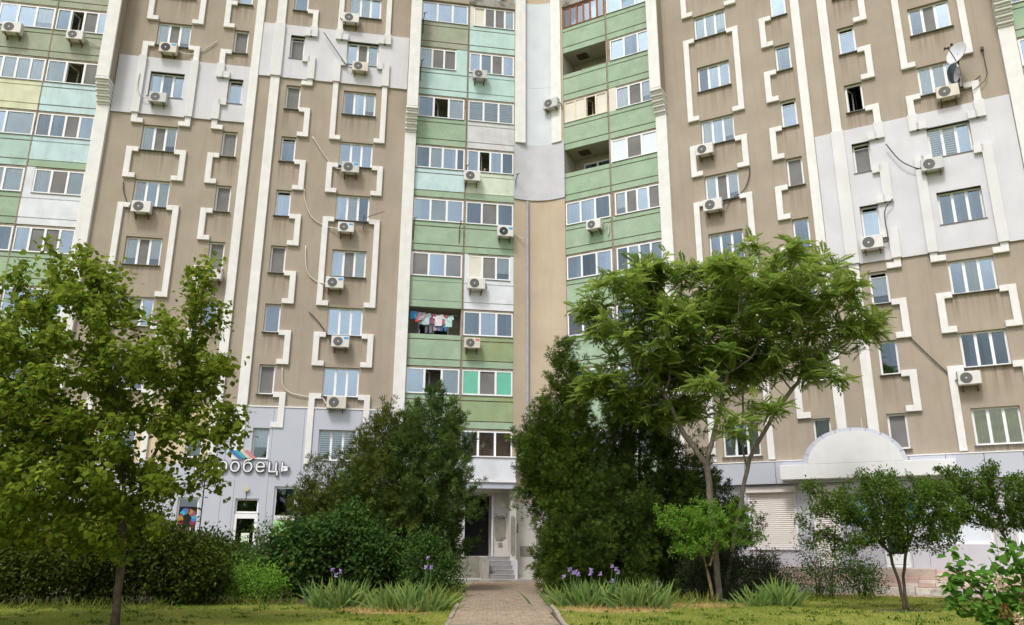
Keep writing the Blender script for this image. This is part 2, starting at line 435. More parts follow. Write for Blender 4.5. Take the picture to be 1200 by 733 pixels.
gm, gn, gp = newmat("ground_grass_soil")
def ground_nodes():
    L = gn.links
    geo = gn.nodes.new("ShaderNodeNewGeometry")
    def noise(s, d=5, rough=0.6):
        q = gn.nodes.new("ShaderNodeTexNoise"); q.inputs["Scale"].default_value = s; q.inputs["Detail"].default_value = d
        q.inputs["Roughness"].default_value = rough
        L.new(geo.outputs["Position"], q.inputs["Vector"]); return q
    def ramp(src, stops):
        r = gn.nodes.new("ShaderNodeValToRGB")
        el = r.color_ramp.elements
        while len(el) < len(stops): el.new(0.5)
        for e, (p_, c) in zip(el, stops): e.position = p_; e.color = (*c, 1)
        L.new(src.outputs[0], r.inputs[0]); return r
    a = ramp(noise(0.9, 8, 0.7), [(0.34, (0.14, 0.175, 0.035)), (0.5, (0.22, 0.235, 0.055)), (0.62, (0.27, 0.24, 0.085)), (0.72, (0.36, 0.28, 0.13))])
    b = ramp(noise(26, 4), [(0.3, (0.55, 0.55, 0.55)), (0.7, (1.25, 1.25, 1.25))])
    mx = gn.nodes.new("ShaderNodeMix"); mx.data_type = 'RGBA'; mx.blend_type = 'MULTIPLY'; mx.inputs[0].default_value = 1
    L.new(a.outputs[0], mx.inputs[6]); L.new(b.outputs[0], mx.inputs[7])
    L.new(mx.outputs[2], gp.inputs["Base Color"])
    gp.inputs["Roughness"].default_value = 0.95; gp.inputs["Specular IOR Level"].default_value = 0.1
    bp = gn.nodes.new("ShaderNodeBump"); bp.inputs["Strength"].default_value = 0.8; bp.inputs["Distance"].default_value = 0.05
    L.new(noise(40).outputs[0], bp.inputs["Height"]); L.new(bp.outputs[0], gp.inputs["Normal"])
ground_nodes()
sheet_obj("ground", [(-900, -900), (900, -900), (900, 900), (-900, 900)], 0.0, gm)
M['soil'] = mat('dark_soil', (0.055, 0.042, 0.028), 0.95, 0.35, 3, bump=0.8, bscale=25, blotch=0.5, blotch_c=(0.11, 0.085, 0.05))
M['straw_soil'] = mat('dry_straw_soil', (0.34, 0.235, 0.10), 0.95, 0.3, 5, bump=0.8, bscale=40, blotch=0.7, blotch_c=(0.12, 0.115, 0.035), bl_scale=2.0)
def blob_ring(cx, cy, rx, ry, n=28, wob=0.12, seed=0):
    r = random.Random(seed); ph = [r.uniform(0, 6.28) for _ in range(3)]
    out = []
    for k in range(n):
        t = 2 * math.pi * k / n
        q = 1 + wob * (math.sin(2 * t + ph[0]) + 0.6 * math.sin(3 * t + ph[1]) + 0.5 * math.sin(5 * t + ph[2]))
        out.append((cx + rx * q * math.cos(t), cy + ry * q * math.sin(t)))
    return out
sheet_obj("soil_bed", blob_ring(-8.8, 25.6, 7.4, 4.6, 40, 0.06, 1), 0.004, M['soil'])  # bare soil under the hedge; dark colour also carries the unlit ground there
sheet_obj("soil_bed", blob_ring(5.0, 26.4, 3.9, 3.4, 40, 0.06, 2), 0.004, M['soil'])
sheet_obj("soil_bed", blob_ring(9.66, 20.6, 0.75, 0.45, 20, 0.15, 3), 0.004, M['soil'])
for i, (cx, cy, rx, ry) in enumerate([(2.6, 20.3, 1.5, 0.8), (-2.9, 19.4, 1.1, 0.7), (4.6, 21.8, 1.6, 0.5), (-4.2, 20.9, 1.0, 0.45)]):
    sheet_obj("dry_straw_patch", blob_ring(cx, cy, rx, ry, 24, 0.18, 20 + i), 0.008, M['straw_soil'])

# path of small concrete pavers with kerb stones
PATH = [(9.0, -1.06, 0.98), (16.5, -1.18, 0.97), (25.5, -1.40, 0.97), (34.0, -1.58, 1.08)]
def path_edge(y):
    for (y0, a0, b0), (y1, a1, b1) in zip(PATH, PATH[1:]):
        if y <= y1 or (y1 == PATH[-1][0]):
            t = (y - y0) / (y1 - y0); return a0 + (a1 - a0) * t, b0 + (b1 - b0) * t
path_o = sheet_obj("path", [(a, y) for y, a, b in PATH] + [(b, y) for y, a, b in reversed(PATH)], 0.012, mat('path_sand', (0.06, 0.048, 0.034), 0.95, 0.2, 6))
pav_mats = [mat('paver_%s' % k, c, 0.92, 0.14, 14, bump=0.4, bscale=90) for k, c in
            (('tan', (0.285, 0.222, 0.155)), ('sand', (0.312, 0.243, 0.173)), ('grey', (0.245, 0.197, 0.146)))]
pav_dark = mat('paver_dark', (0.20, 0.155, 0.125), 0.92, 0.14, 14)
pav_ochre = mat('paver_ochre', (0.42, 0.27, 0.13), 0.92, 0.14, 14)
def paver_mesh(m):
    mb = MB()
    c = 0.006; X, Y, H = 0.0945, 0.0445, 0.045
    b = len(mb.v)
    mb.v += [(-X, -Y, 0), (X, -Y, 0), (X, Y, 0), (-X, Y, 0), (-X, -Y, H - c), (X, -Y, H - c), (X, Y, H - c), (-X, Y, H - c),
             (-X + c, -Y + c, H), (X - c, -Y + c, H), (X - c, Y - c, H), (-X + c, Y - c, H)]
    for i in range(4):
        j = (i + 1) % 4
        mb.f += [(i, j, 4 + j, 4 + i), (4 + i, 4 + j, 8 + j, 8 + i)]; mb.mi += [0, 0]
    mb.f.append((8, 9, 10, 11)); mb.mi.append(0)
    return mb.mesh('paver', m)
pav_meshes = [paver_mesh(m) for m in pav_mats]
far_pavers = MB(); n_single = 0
y = 15.2; row = 0
rp = random.Random(5)
while y < 33.7:
    a, b = path_edge(y)
    x = a + 0.02 + (0.1 if row % 2 else 0.0)
    if row % 2:                                             # half paver at the row's start
        far_pavers.cur = rp.randrange(3); far_pavers.box(a + 0.02, a + 0.114, y - 0.046, y + 0.046, 0.012, 0.056)
    while x + 0.2 < b:
        k = rp.randrange(3)
        if y > 16.3 and n_single < 300:
            put("paver", pav_meshes[k], path_o, T(x + 0.1, y, 0.012 + rp.uniform(-0.004, 0.004), rp.uniform(-0.015, 0.015)))
            n_single += 1
        else:
            far_pavers.cur = k
            dz = rp.uniform(-0.004, 0.004)
            if y > 31.2: far_pavers.cur = 4 if (int((x - a) / 0.2 + row * 0.30) % 3 == 0) else 3
            far_pavers.box(x + 0.006, x + 0.194, y - 0.044, y + 0.044, 0.012, 0.057 + dz)
        x += 0.2
    y += 0.1; row += 1
fo = put("paver", far_pavers.mesh("paver_field", pav_mats + [pav_dark, pav_ochre]), path_o)
fo["kind"] = "stuff"
M['kerb'] = mat('kerb_concrete', (0.30, 0.26, 0.21), 0.95, 0.25, 5, blotch=0.5, blotch_c=(0.16, 0.14, 0.10), bl_scale=3, bump=0.5)
for side in (0, 1):
    y = 13.0
    while y < 33.5:
        e0, e1 = path_edge(y)[side], path_edge(y + 0.97)[side]
        ang = math.atan2(e1 - e0, 0.97)
        km = cached('kerb', lambda: MB().bevbox(-0.045, 0.045, 0.0, 0.97, 0.0, 0.09, 0.012).mesh('kerb_stone', M['kerb']))
        sgn = -0.06 if side == 0 else 0.06
        put("kerb_stone", km, path_o, T(e0 + sgn, y, rp.uniform(-0.03, 0.0) - (0.06 if side == 0 else 0.0), -ang + rp.uniform(-0.01, 0.01)))
        y += 0.985

# ------------------------------------------------------------------ the apartment building
BLD = thing("apartment_building", "large tan panel apartment block with two wings meeting at a curved inner corner", "building", T(1.7, 36.3, 0))
def wp(name, mb, m, W, u=0.0, out=0.0, z=0.0, parent=None, smooth=False):
    me = mb if isinstance(mb, bpy.types.Mesh) else mb.mesh(name, m, smooth)
    return put(name, me, parent or BLD, W.m(u, out, z))

ZT0, ZB0, ST = 6.28, 4.95, 2.8            # head and sill of the second-storey windows; storey height
def zt(k): return ZT0 + ST * (7 - k)
def zb(k): return ZB0 + ST * (7 - k)
TOP = 33.0
WINCOLS = {                                # wing, u0, u1, panes per row from the top (k = -1 .. 7)
    'Bw': ('L', -17.52, -15.98, 3), 'Bn': ('L', -13.96, -13.28, 1), 'Cn': ('L', -11.26, -10.57, 1), 'Cw': ('L', -8.50, -6.93, 3),
    'Gw': ('R', 9.86, 11.36, 3), 'Gn': ('R', 13.40, 14.06, 1), 'Hn': ('R', 16.04, 16.72, 1), 'Hw': ('R', 18.80, 20.30, 3)}
SPEC = {
    'Bw': ['sss', 'wnw', 'sss', 'wnw', 'wsw', 'wnw', 'sns', 'sws', 'sss'],
    'Bn': ['s', 'n', 's', 'n', 'n', 'n', 's', 's', 's'],
    'Cn': ['s', 'n', 'n', 's', 's', 'n', 's', 'n', 'S'],
    'Cw': ['wws', 'snw', 'ssw', 'uuu', 'sws', 'snw', 'uuu', 'uuu', 'zzz'],
    'Gw': ['sws', 'www', 'sss', 'wsw', 'wnw', 'sss', 'sws', 'sns', 'wuw'],
    'Gn': ['s', 's', 's', 's', 'n', 's', 's', 's', 'w'],
    'Hn': ['s', 's', 's', 'o', 'n', 's', 'w', 's', 'n'],
    'Hw': ['sss', 'sss', 'sns', 'wws', 'zzb', 'sss', 'sws', 'sss', 'yyy']}
VENT = {('Cn', 0), ('Cn', 2), ('Cn', 3), ('Bn', 1), ('Hn', 1), ('Hn', 3), ('Hn', 4), ('Hn', 5), ('Gn', 2)}
CURT = {'w': 'curt_w', 'u': 'curt_blue', 'y': 'curt_y', 'b': 'curt_blue', 'k': 'curt_brown', 'p': 'curt_peach', 'v': 'curt_purple', 'S': 'curt_w'}

def curtain_mesh(w_, h_, m, ph=0, amp=0.016):
    mb = MB(); n = 16; b = 0
    for j in range(2):
        for i in range(n + 1):
            t = i / n
            mb.v.append((t * w_, amp * math.sin(t * w_ * 46 + ph) + 0.4 * amp * math.sin(t * w_ * 17 + ph), j * h_))
    for i in range(n):
        mb.f.append((i, i + 1, n + 2 + i, n + 1 + i)); mb.mi.append(0)
    return mb.mesh("curtain", m, True)
def zebra_mesh(w_, h_, m):
    mb = MB(); z = 0.02
    while z < h_ - 0.05:
        mb.box(0, w_, 0, 0.006, z, z + 0.068); z += 0.098
    return mb.mesh("blind", m)

def glazing(W, u0, u1, z0, z1, out, spec, parent, frame='pvc', vent=False, widths=None, name="frame", mull=0.10, edge=0.075, rnd=None):
    """frame with mullions plus one pane object per light and what hangs behind it; returns the frame"""
    n = len(spec); wd = u1 - u0; h = z1 - z0
    ws = widths or [1.0] * n
    free = wd - 2 * edge - mull * (n - 1)
    ws = [x / sum(ws) * free for x in ws]
    key = ('fr', round(wd, 3), round(h, 3), n, tuple(round(x, 3) for x in ws), frame, mull, edge)
    def mk():
        mb = MB(); D = 0.07
        mb.box(0, edge, 0, D, 0, h); mb.box(wd - edge, wd, 0, D, 0, h)
        mb.box(edge, wd - edge, 0.002, D, 0, edge); mb.box(edge, wd - edge, 0.002, D, h - edge, h)
        x = edge
        for i in range(n - 1):
            x += ws[i]
            mb.box(x, x + mull, 0.001, D - 0.001, edge, h - edge); x += mull
        return mb.mesh(name, M[frame])
    fr = wp(name, cached(key, mk), None, W, u0, out, z0, parent)
    x = u0 + edge
    for i, s in enumerate(spec):
        pw = ws[i]; ph_ = h - 2 * edge
        z = z0 + edge
        if vent and i == 0:                                   # tilted-open upper light: dark slot
            vh = 0.15
            vm = cached(('vent', round(pw, 3)), lambda: MB().box(0, pw, 0, 0.03, 0, 0.03).mesh("transom", M[frame]))
            wp("transom", vm, None, W, x, out - 0.012, z + ph_ - vh, fr)
            ph_ -= vh
        gm_ = {'n': 'net', 'l': 'panel', 'L': 'panel_white', 'g': 'glass_green', 'S': 'glass_clear', 'w': 'glass_clear', 'y': 'glass_clear', 'z': 'glass_clear',
               'k': 'glass_clear', 'p': 'glass_clear', 'u': 'glass', 'b': 'glass', 'v': 'glass_clear', 'q': 'siding'}.get(s, 'glass')
        if s == 's' and random.Random(int(u0 * 13 + z0 * 7 + i * 3)).random() < 0.4: gm_ = 'glass_dim'
        if s != 'o':
            pm = cached(('pane', round(pw, 3), round(ph_, 3), gm_), lambda: MB().box(0, pw, 0, 0.012, 0, ph_).mesh("pane", M[gm_]))
            jr = random.Random(int(x * 97 + z * 41)); put("pane", pm, fr, W.m(x, out - 0.03, z) @ Matrix.Rotation(R(jr.uniform(-0.9, 0.9)), 4, 'X') @ Matrix.Rotation(R(jr.uniform(-0.9, 0.9)), 4, 'Z'))
        else:                                                 # open casement swung inwards
            sm = cached(('sash', round(pw, 3), round(ph_, 3), frame), lambda: MB().box(0, pw, 0, 0.05, 0, 0.05).box(0, pw, 0, 0.05, ph_ - 0.05, ph_)
                        .box(0, 0.05, 0.001, 0.049, 0.05, ph_ - 0.05).box(pw - 0.05, pw, 0.001, 0.049, 0.05, ph_ - 0.05).mesh("open_sash", M[frame]))
            put("open_sash", sm, fr, W.m(x, out - 0.07, z) @ Matrix.Rotation(R(68), 4, 'Z'))
        if s in CURT:
            r = random.Random(int(u0 * 31 + z0 * 17 + i))
            short = 0.3 if (s == 'w' and r.random() < 0.35) else (0.45 if s == 'S' else 0.0)
            cm = cached(('cur', round(pw, 3), round(ph_ - short, 3), s, r.randrange(3)), lambda: curtain_mesh(pw + 0.04, ph_ - short, M[CURT[s]], r.uniform(0, 6)))
            wp("curtain", cm, None, W, x - 0.02, out - 0.068, z + short, fr)
        if s == 'z':
            wp("blind", cached(('zeb', round(pw, 3), round(ph_, 3)), lambda: zebra_mesh(pw, ph_, M['curt_w'])), None, W, x, out - 0.052, z, fr)
        if s == 's':                                          # net curtain drawn aside or a cupboard back, room things behind the glass
            r = random.Random(int(u0 * 57 + z0 * 91 + i * 7))
            if r.random() < 0.6:
                cw = pw * r.uniform(0.25, 0.6); side = r.random() < 0.5
                cm = curtain_mesh(cw, ph_, M['curt_w'], r.uniform(0, 6))
                wp("curtain", cm, None, W, x + (0 if side else pw - cw), out - 0.075, z, fr)
        x += pw + mull
    return fr

# --- wall sheets with real openings
HOLES = {'L': [], 'R': []}
for key, (wn, u0, u1, n) in WINCOLS.items():
    for k in range(-1, 8): HOLES[wn].append((u0, u1, zb(k), zt(k)))
SHOP_HOLES_L = [(-13.98, -13.14, 1.70, 3.33), (-11.70, -10.75, 0.35, 3.31), (-10.16, -9.24, 1.2, 3.83), (-16.6, -15.4, 1.7, 3.3)]
SHOP_HOLES_R = [(10.70, 12.50, 1.42, 3.70), (13.10, 14.02, 0.80, 3.68), (15.44, 16.24, 0.80, 3.30), (16.9, 18.9, 1.6, 3.3), (19.6, 21.2, 1.6, 3.3)]
mb = MB()
cut_sheet(mb, -19.4, -5.1, 7.2, TOP, HOLES['L'], 0, 0.24)
wp("wall", mb, M['stucco_l'], WL)
mb = MB()
cut_sheet(mb, -19.4, -12.9, 4.7, 7.2, HOLES['L'], 0.0, 0.24)
wp("wall", mb, M['cream'], WL)
mb = MB()
cut_sheet(mb, 7.9, 22.0, 4.5, TOP, HOLES['R'], 0, 0.24)
wp("wall", mb, M['stucco_r'], WR)
# dim rooms behind the windows
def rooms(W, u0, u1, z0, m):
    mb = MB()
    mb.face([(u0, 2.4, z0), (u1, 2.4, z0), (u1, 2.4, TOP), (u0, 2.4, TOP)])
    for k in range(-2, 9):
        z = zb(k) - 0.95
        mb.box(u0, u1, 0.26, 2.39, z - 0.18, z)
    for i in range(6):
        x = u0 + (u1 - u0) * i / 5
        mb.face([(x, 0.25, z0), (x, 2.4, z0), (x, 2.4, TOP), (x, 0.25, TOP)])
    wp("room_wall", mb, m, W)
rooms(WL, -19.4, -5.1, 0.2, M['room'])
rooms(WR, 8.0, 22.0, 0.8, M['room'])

M['patch_trim'] = mat('pale_render_trim', (0.66, 0.655, 0.665), 0.85, 0.05, 1.0, streak=0.2, streak_c=(0.55, 0.53, 0.52), bump=0.2)
# --- insulated render patches, slightly proud of the wall
for W, wn, (u0, u1, z0, z1) in ((WL, 'L', (-19.02, -13.0, 20.79, 23.82)), (WL, 'L', (-12.62, -5.42, 23.44, 26.43)), (WR, 'R', (14.66, 21.74, 12.28, 18.17))):
    mb = MB(); cut_sheet(mb, u0, u1, z0, z1, HOLES[wn], -0.075, 0.31, 0.08)
    wp("insulation_patch", mb, M['patch'], W)

# --- windows
WINLAB = {('Cw', 7): "window with white zebra blinds", ('Hw', 7): "window with yellow green curtains", ('Hn', 2): "open dark window",
          ('Cw', 5): "window with blue curtains", ('Hw', 3): "window with blue blinds", ('Hn', 7): "window with dark insect net"}
sill_w = {}
for key, (wn, u0, u1, n) in WINCOLS.items():
    W = WL if wn == 'L' else WR
    for k in range(-1, 8):
        fr = glazing(W, u0 + 0.002, u1 - 0.002, zb(k) + 0.002, zt(k) - 0.002, -0.13, SPEC[key][k + 1], BLD, vent=(key, k) in VENT, name="window")
        if (key, k) in WINLAB: fr["label"] = WINLAB[(key, k)]
        wd = round(u1 - u0 + 0.1, 3)
        sm = cached(('sill', wd), lambda: MB().prism([(0, 0), (wd, 0), (wd, 0.02), (0, 0.02)], -0.11, 0.0).mesh("sill", M['sill']))
        wp("sill", sm, None, W, u0 - 0.05, 0.0 + 0.001, zb(k) - 0.021, fr)

# --- raised white mouldings that hook from sill to head
PATCH = {'L': [(-19.02, -13.0, 20.79, 23.82), (-12.62, -5.42, 23.44, 26.43)], 'R': [(14.66, 21.74, 12.28, 18.17)]}
def moulding(wn, boxes):
    W = WL if wn == 'L' else WR
    A, B = MB(), MB()
    for a, b, c, d in boxes:
        segs = [(c, d)]
        for pu0, pu1, p0, p1 in PATCH[wn]:
            if not (pu0 < (a + b) / 2 < pu1): continue
            nx = []
            for s0, s1 in segs:
                lo, hi = max(s0, p0), min(s1, p1)
                if lo < hi:
                    t = 0.045
                    B.box(a - t, b + t, -0.205, 0.0, lo - (t if lo > p0 else 0), hi + (t if hi < p1 else 0))
                    if s0 < lo: nx.append((s0, lo))
                    if hi < s1: nx.append((hi, s1))
                else: nx.append((s0, s1))
            segs = nx
        for s0, s1 in segs: A.bevbox(a, b, -0.13, 0.0, s0, s1, 0.012)
    me = MB(); me.v = A.v + B.v; me.f = A.f + [tuple(i + len(A.v) for i in f) for f in B.f]; me.mi = [0] * len(A.f) + [1] * len(B.f)
    wp("moulding", me, [M['white'], M['patch_trim']], W)
for key, (wn, u0, u1, n) in WINCOLS.items():
    pairs = [(-2, 0), (0, 2), (2, 3), (3, 5), (5, 6), (6, None)] if n == 3 else [(k, k + 1) for k in range(-2, 7)]
    sides = [-1, 1] if n == 3 else ([-1] if key in ('Bn', 'Gn') else [1])
    for s in sides:
        for a, b in pairs:
            if s < 0: x0, x1, xe0, xe1 = u0 - 0.54, u0 - 0.28, u0 - 0.28, u0 - 0.01
            else: x0, x1, xe0, xe1 = u1 + 0.28, u1 + 0.54, u1 + 0.01, u1 + 0.28
            top = zb(a) + 0.10
            bot = zt(b) + 0.02 if b is not None else 4.78
            bx = [(x0, x1, bot, top), (xe0, xe1, top - 0.23, top)]
            if b is not None: bx.append((xe0, xe1, bot, bot + 0.23))
            moulding(wn, bx)

# --- vertical strips and the big pilasters
def strip(W, u0, u1, z0, z1, out, m, grow=0.0):
    mb = MB().bevbox(u0 - grow, u1 + grow, -out, 0.0, z0, z1, 0.012)
    return wp("wall_strip", mb, m, W)
strip(WL, -13.02, -12.63, 4.9, TOP, 0.12, M['white'])
strip(WL, -12.03, -11.60, 4.9, 23.44, 0.12, M['white']); strip(WL, -12.03, -11.60, 26.43, TOP, 0.12, M['white'])
strip(WL, -12.03, -11.60, 23.441, 26.429, 0.20, M['patch_trim'], 0.045)
strip(WR, 14.27, 14.64, 5.2, TOP, 0.12, M['white'])
strip(WR, 15.37, 15.75, 5.2, 12.28, 0.12, M['white']); strip(WR, 15.37, 15.75, 18.17, TOP, 0.12, M['white'])
strip(WR, 15.37, 15.75, 12.281, 18.169, 0.20, M['patch_trim'], 0.06)
def pilaster(W, u0, u1, low=0.20, high=0.85, zl=21.0, zh=22.1, z0=0.0, lowmat=None):
    mb = MB().bevbox(u0, u1, -low, 0.3, z0, zl, 0.012)
    wp("pilaster", mb, lowmat or M['white'], W)
    n = 5; dz = (zh - zl) / n
    for i in range(n):
        o = low + (high - low) * (i + 0.6) / n
        m1 = MB().bevbox(u0 - 0.015, u1 + 0.015, -o - 0.05, 0.2, zl + i * dz + dz * 0.42, zl + (i + 1) * dz, 0.02)
        m1.box(u0 + 0.02, u1 - 0.02, -o + 0.04, 0.2, zl + i * dz, zl + i * dz + dz * 0.42)
        wp("corbel", m1, M['white'], W)
    mb = MB().box(u0 + 0.012, u1 - 0.012, -high + 0.1, 0.3, zh, TOP)
    wp("pilaster_side", mb, M['stucco'], W)
    mb = MB().bevbox(u0, u1, -high, -high + 0.1, zh, TOP, 0.012)
    wp("pilaster", mb, M['white'], W)
pilaster(WL, -19.60, -19.04)
pilaster(WL, -5.41, -4.87)
pilaster(WR, 7.80, 8.32, z0=4.0)
pilaster(WR, 21.76, 22.30, z0=4.0)

# --- balconies: parapet, slab edge, glazing
PARA = 8.02
def balcony(W, u0, u1, k, pm, spec, frame='pvc', widths=None, zoff=0.0, slab=None, right_wall=0.0, left_wall=0.0, joint=None, surround=None, lab=None, inset=0.0, vent=False):
    B = ST * (6 - k)
    zp, z0, zs = PARA + B, 6.87 + B, 6.53 + B
    mb = MB()
    mb.cur = 0
    gap = 0.055
    mb.box(u0, u1, -0.0, 0.10, z0, zp - 0.27)                     # parapet slab
    mb.box(u0, u1, 0.004, 0.10, zp - 0.27 + gap, zp)              # top board
    mb.cur = 1
    mb.box(u0 + 0.01, u1 - 0.01, 0.035, 0.09, zp - 0.27, zp - 0.27 + gap)   # worn joint
    mb.box(u0 + 0.01, u1 - 0.01, 0.03, 0.1, z0 - 0.045, z0)                 # shadow joint over slab
    mb.cur = 2
    mb.box(u0, u1, 0.012, 0.11, zs, z0 - 0.045)                   # slab edge
    mb.cur = 3
    mb.box(u0 + 0.01, u1 - 0.01, 0.112, 1.35, zs + 0.01, z0 - 0.05)         # slab
    o = wp("balcony", mb, [M[pm], M['mortar'] if joint is None else M[joint], M[slab or ('green' if pm in ('green', 'olive') else pm)], M['loggia']], W)
    if lab: o["label"] = lab
    zh = 9.29 + B                                                # under the slab above
    if spec:
        a, b = u0 + left_wall + 0.02, u1 - right_wall - 0.02
        if right_wall: wp("side_panel", MB().box(u1 - right_wall - 0.018, u1 - 0.004, 0.01, 0.09, zp + 0.002, zh), M[surround or pm], W, parent=o)
        if left_wall: wp("side_panel", MB().box(u0 + 0.004, u0 + left_wall + 0.018, 0.01, 0.09, zp + 0.002, zh), M[surround or pm], W, parent=o)
        glazing(W, a, b, zp + 0.025, zh - 0.055, -0.03 - inset, spec, o, frame=frame, widths=widths, mull=0.095, edge=0.07, vent=vent)
        sm = MB().box(a, b, -0.035, 0.06, zp + 0.002, zp + 0.022)
        wp("sill", sm, M['sill' if frame == 'pvc' else frame], W, parent=o)
        hm = MB().box(a, b, 0.02, 0.09, zh - 0.052, zh + 0.003)
        wp("head_board", hm, M['mortar'], W, parent=o)
    return o
CO = {'A1': (WL, -24.62, -22.16), 'A2': (WL, -22.12, -19.62), 'Da': (WL, -4.86, -2.40), 'Db': (WL, -2.33, 0.07),
      'Fa': (WR, 2.95, 5.33), 'Fb': (WR, 5.41, 7.79), 'Ia': (WR, 22.33, 24.7)}
BAL = {
 'A1': [('dirtygreen', 'sss'), ('dirtygreen', 'ssw'), ('yellow', 'wwww'), ('tealdirty', 'sw'), ('green', 'sww'), ('green', 'sss'), ('green', 'gss'), ('green', 'sss'), ('green', 'sss')],
 'A2': [('dirtygreen', 'sss'), ('dirtygreen', 'sons'), ('ice', 'won'), ('ice', 'vsns'), ('siding', 'wnw'), ('green', 'snns'), ('green', 'usu'), ('green', 'sss'), ('green', 'sss')],
 'Da': [('dirtygreen', 'sss'), ('teal', 'wnn'), ('green', 'sow'), ('ice', 'swss'), ('green', 'sws'), ('green', 'nup'), ('green', None), ('green', 'sow'), ('green', 'kkk')],
 'Db': [('teal', 'lnnw'), ('teal', 'ssns'), ('greywhite', 'zzz'), ('lime', 'soss'), ('green', 'sns'), ('siding', 'lnw'), ('olive', 'sss'), ('olive', 'gng'), ('green', 'kkk')],
 'Fa': [('green', 'ssssss'), ('green', None), ('green', 'llol'), ('green', None), ('green', 'sss'), ('green', 'sss'), ('green', 'vvv'), ('green', 'wuw'), ('green', 'sss')],
 'Fb': [('green', 'sss'), ('green', 'sss'), ('green', 'wnw'), ('green', 'LnL'), ('green', 'wnsn'), ('green', 'ssss'), ('green', 'sss'), ('siding', 'wsw'), ('green', 'sss')],
 'Ia': [('green', 'sss'), ('green', 'sss'), ('green', 'wws'), ('green', 'sss'), ('green', 'sss'), ('green', 'sss'), ('green', 'sss'), ('green', 'sss'), ('green', 'sss')]}
EX = {('Da', 0): dict(right_wall=0.55, lab="pale teal balcony with a solid wall beside its window"), ('Da', 2): dict(widths=[1.1, 1, 1.1, .55], slab='green', vent=False),
      ('Da', 4): dict(left_wall=0.02, surround='siding', joint='siding', lab="green balcony with white framed window"), ('Da', 1): dict(right_wall=0.08, surround='mortar'),
      ('Db', -1): dict(left_wall=0.18, surround='panel', widths=[1.1, 1, 1, .9]), ('Db', 1): dict(lab="grey white balcony with white blinds", joint='greywhite'),
      ('Db', 2): dict(lab="pale lime balcony", slab='green', joint='lime'), ('Db', 4): dict(left_wall=0.16, right_wall=0.14, lab="balcony clad in white siding", slab='siding', joint='siding'),
      ('Fa', -1): dict(frame='wood', lab="green balcony with orange brown framed glazing"), ('Fb', 3 - 1): dict(left_wall=0.04, surround='pvc', lab="green balcony with bright white film panes"),
      ('Fb', 1): dict(left_wall=0.35, surround='panel'), ('A2', 3): dict(left_wall=0.35, lab="white painted balcony with narrow window", joint='siding', slab='siding'), ('A2', 1): dict(lab="pale blue balcony with an open pane"),
      ('A1', 1): dict(lab="pale yellow balcony", joint='yellow'), ('A2', 2): dict(slab='green', joint='ice'), ('Fa', 1): dict(frame='cream_frame'),
      ('Da', 7): dict(slab='whitewash'), ('Db', 7): dict(slab='whitewash'), ('Da', 5): dict(lab="open green balcony with hanging laundry"), ('Fb', 3): dict(left_wall=0.1, surround='mortar'),
      ('Fb', 4): dict(left_wall=0.1, surround='mortar'), ('Fb', 0): dict(left_wall=0.12, surround='mortar'), ('Db', 0): dict(joint='teal')}
for c, rows in BAL.items():
    W, u0, u1 = CO[c]
    for i, (pm, spec) in enumerate(rows):
        k = i - 1
        balcony(W, u0, u1, k, pm, spec, **EX.get((c, k), {}))
# plaster boxes behind the balconies: back wall, side walls; doors and windows on the back of the open ones
for c, (W, u0, u1) in CO.items():
    mb = MB()
    mb.box(u0 - 0.03, u1 + 0.03, 1.36, 1.5, 0.5, 29.0)
    mb.box(u0 - 0.05, u0 + 0.008, 0.06, 1.358, 4.0, 28.9); mb.box(u1 - 0.008, u1 + 0.028, 0.06, 1.358, 4.0, 28.9)
    wp("loggia_wall", mb, M['loggia'], W)
    d = MB(); d.box(u0 - 0.035, u0 + 0.012, -0.012, 0.06, 4.0, 28.9)
    if c not in ('Da', 'A1'): wp("divider", d, M['mortar'], W)
for c, k in (('Da', 5), ('Fa', 0), ('Fa', 2)):
    W, u0, u1 = CO[c]; B = ST * (6 - k)
    fr = glazing(W, u0 + 0.5, u0 + 2.0, 7.9 + B, 9.0 + B, -1.28, 'ss', BLD, name="window")
    fr["label"] = "window on the back wall of an open balcony"
hatch = MB().box(0, 0.55, 0, 0.5, 0, 0.03)
for k in (0, 2): wp("ceiling_hatch", hatch.mesh("ceiling_hatch", M['dirt']), None, WR, 3.5, -0.45, 9.29 + ST * (6 - k) - 0.01)
# slab above the topmost row, weathered cornice, set-back top storey
for c, (W, u0, u1) in CO.items():
    mb = MB().bevbox(u0, u1, -0.06, 1.5, 28.89, 29.32, 0.02)
    wp("cornice", mb, M['concrete'] if c in ('Db', 'Fa', 'Fb') else M['stucco'], W)
wp("upper_wall", MB().box(-4.86, -0.95, 0.9, 3.0, 29.33, TOP), M['stucco'], WL)
wp("upper_wall", MB().box(-0.25, 0.1, 0.5, 3.0, 29.33, TOP), M['stucco'], WL)
wp("upper_wall", MB().box(2.95, 7.79, 0.9, 3.0, 29.33, TOP), M['stucco'], WR)
wp("upper_wall", MB().box(22.3, 24.7, 0.9, 3.0, 29.33, TOP), M['stucco'], WR)
wp("upper_wall", MB().box(-24.62, -19.6, 0.9, 3.0, 29.33, TOP), M['stucco'], WL)

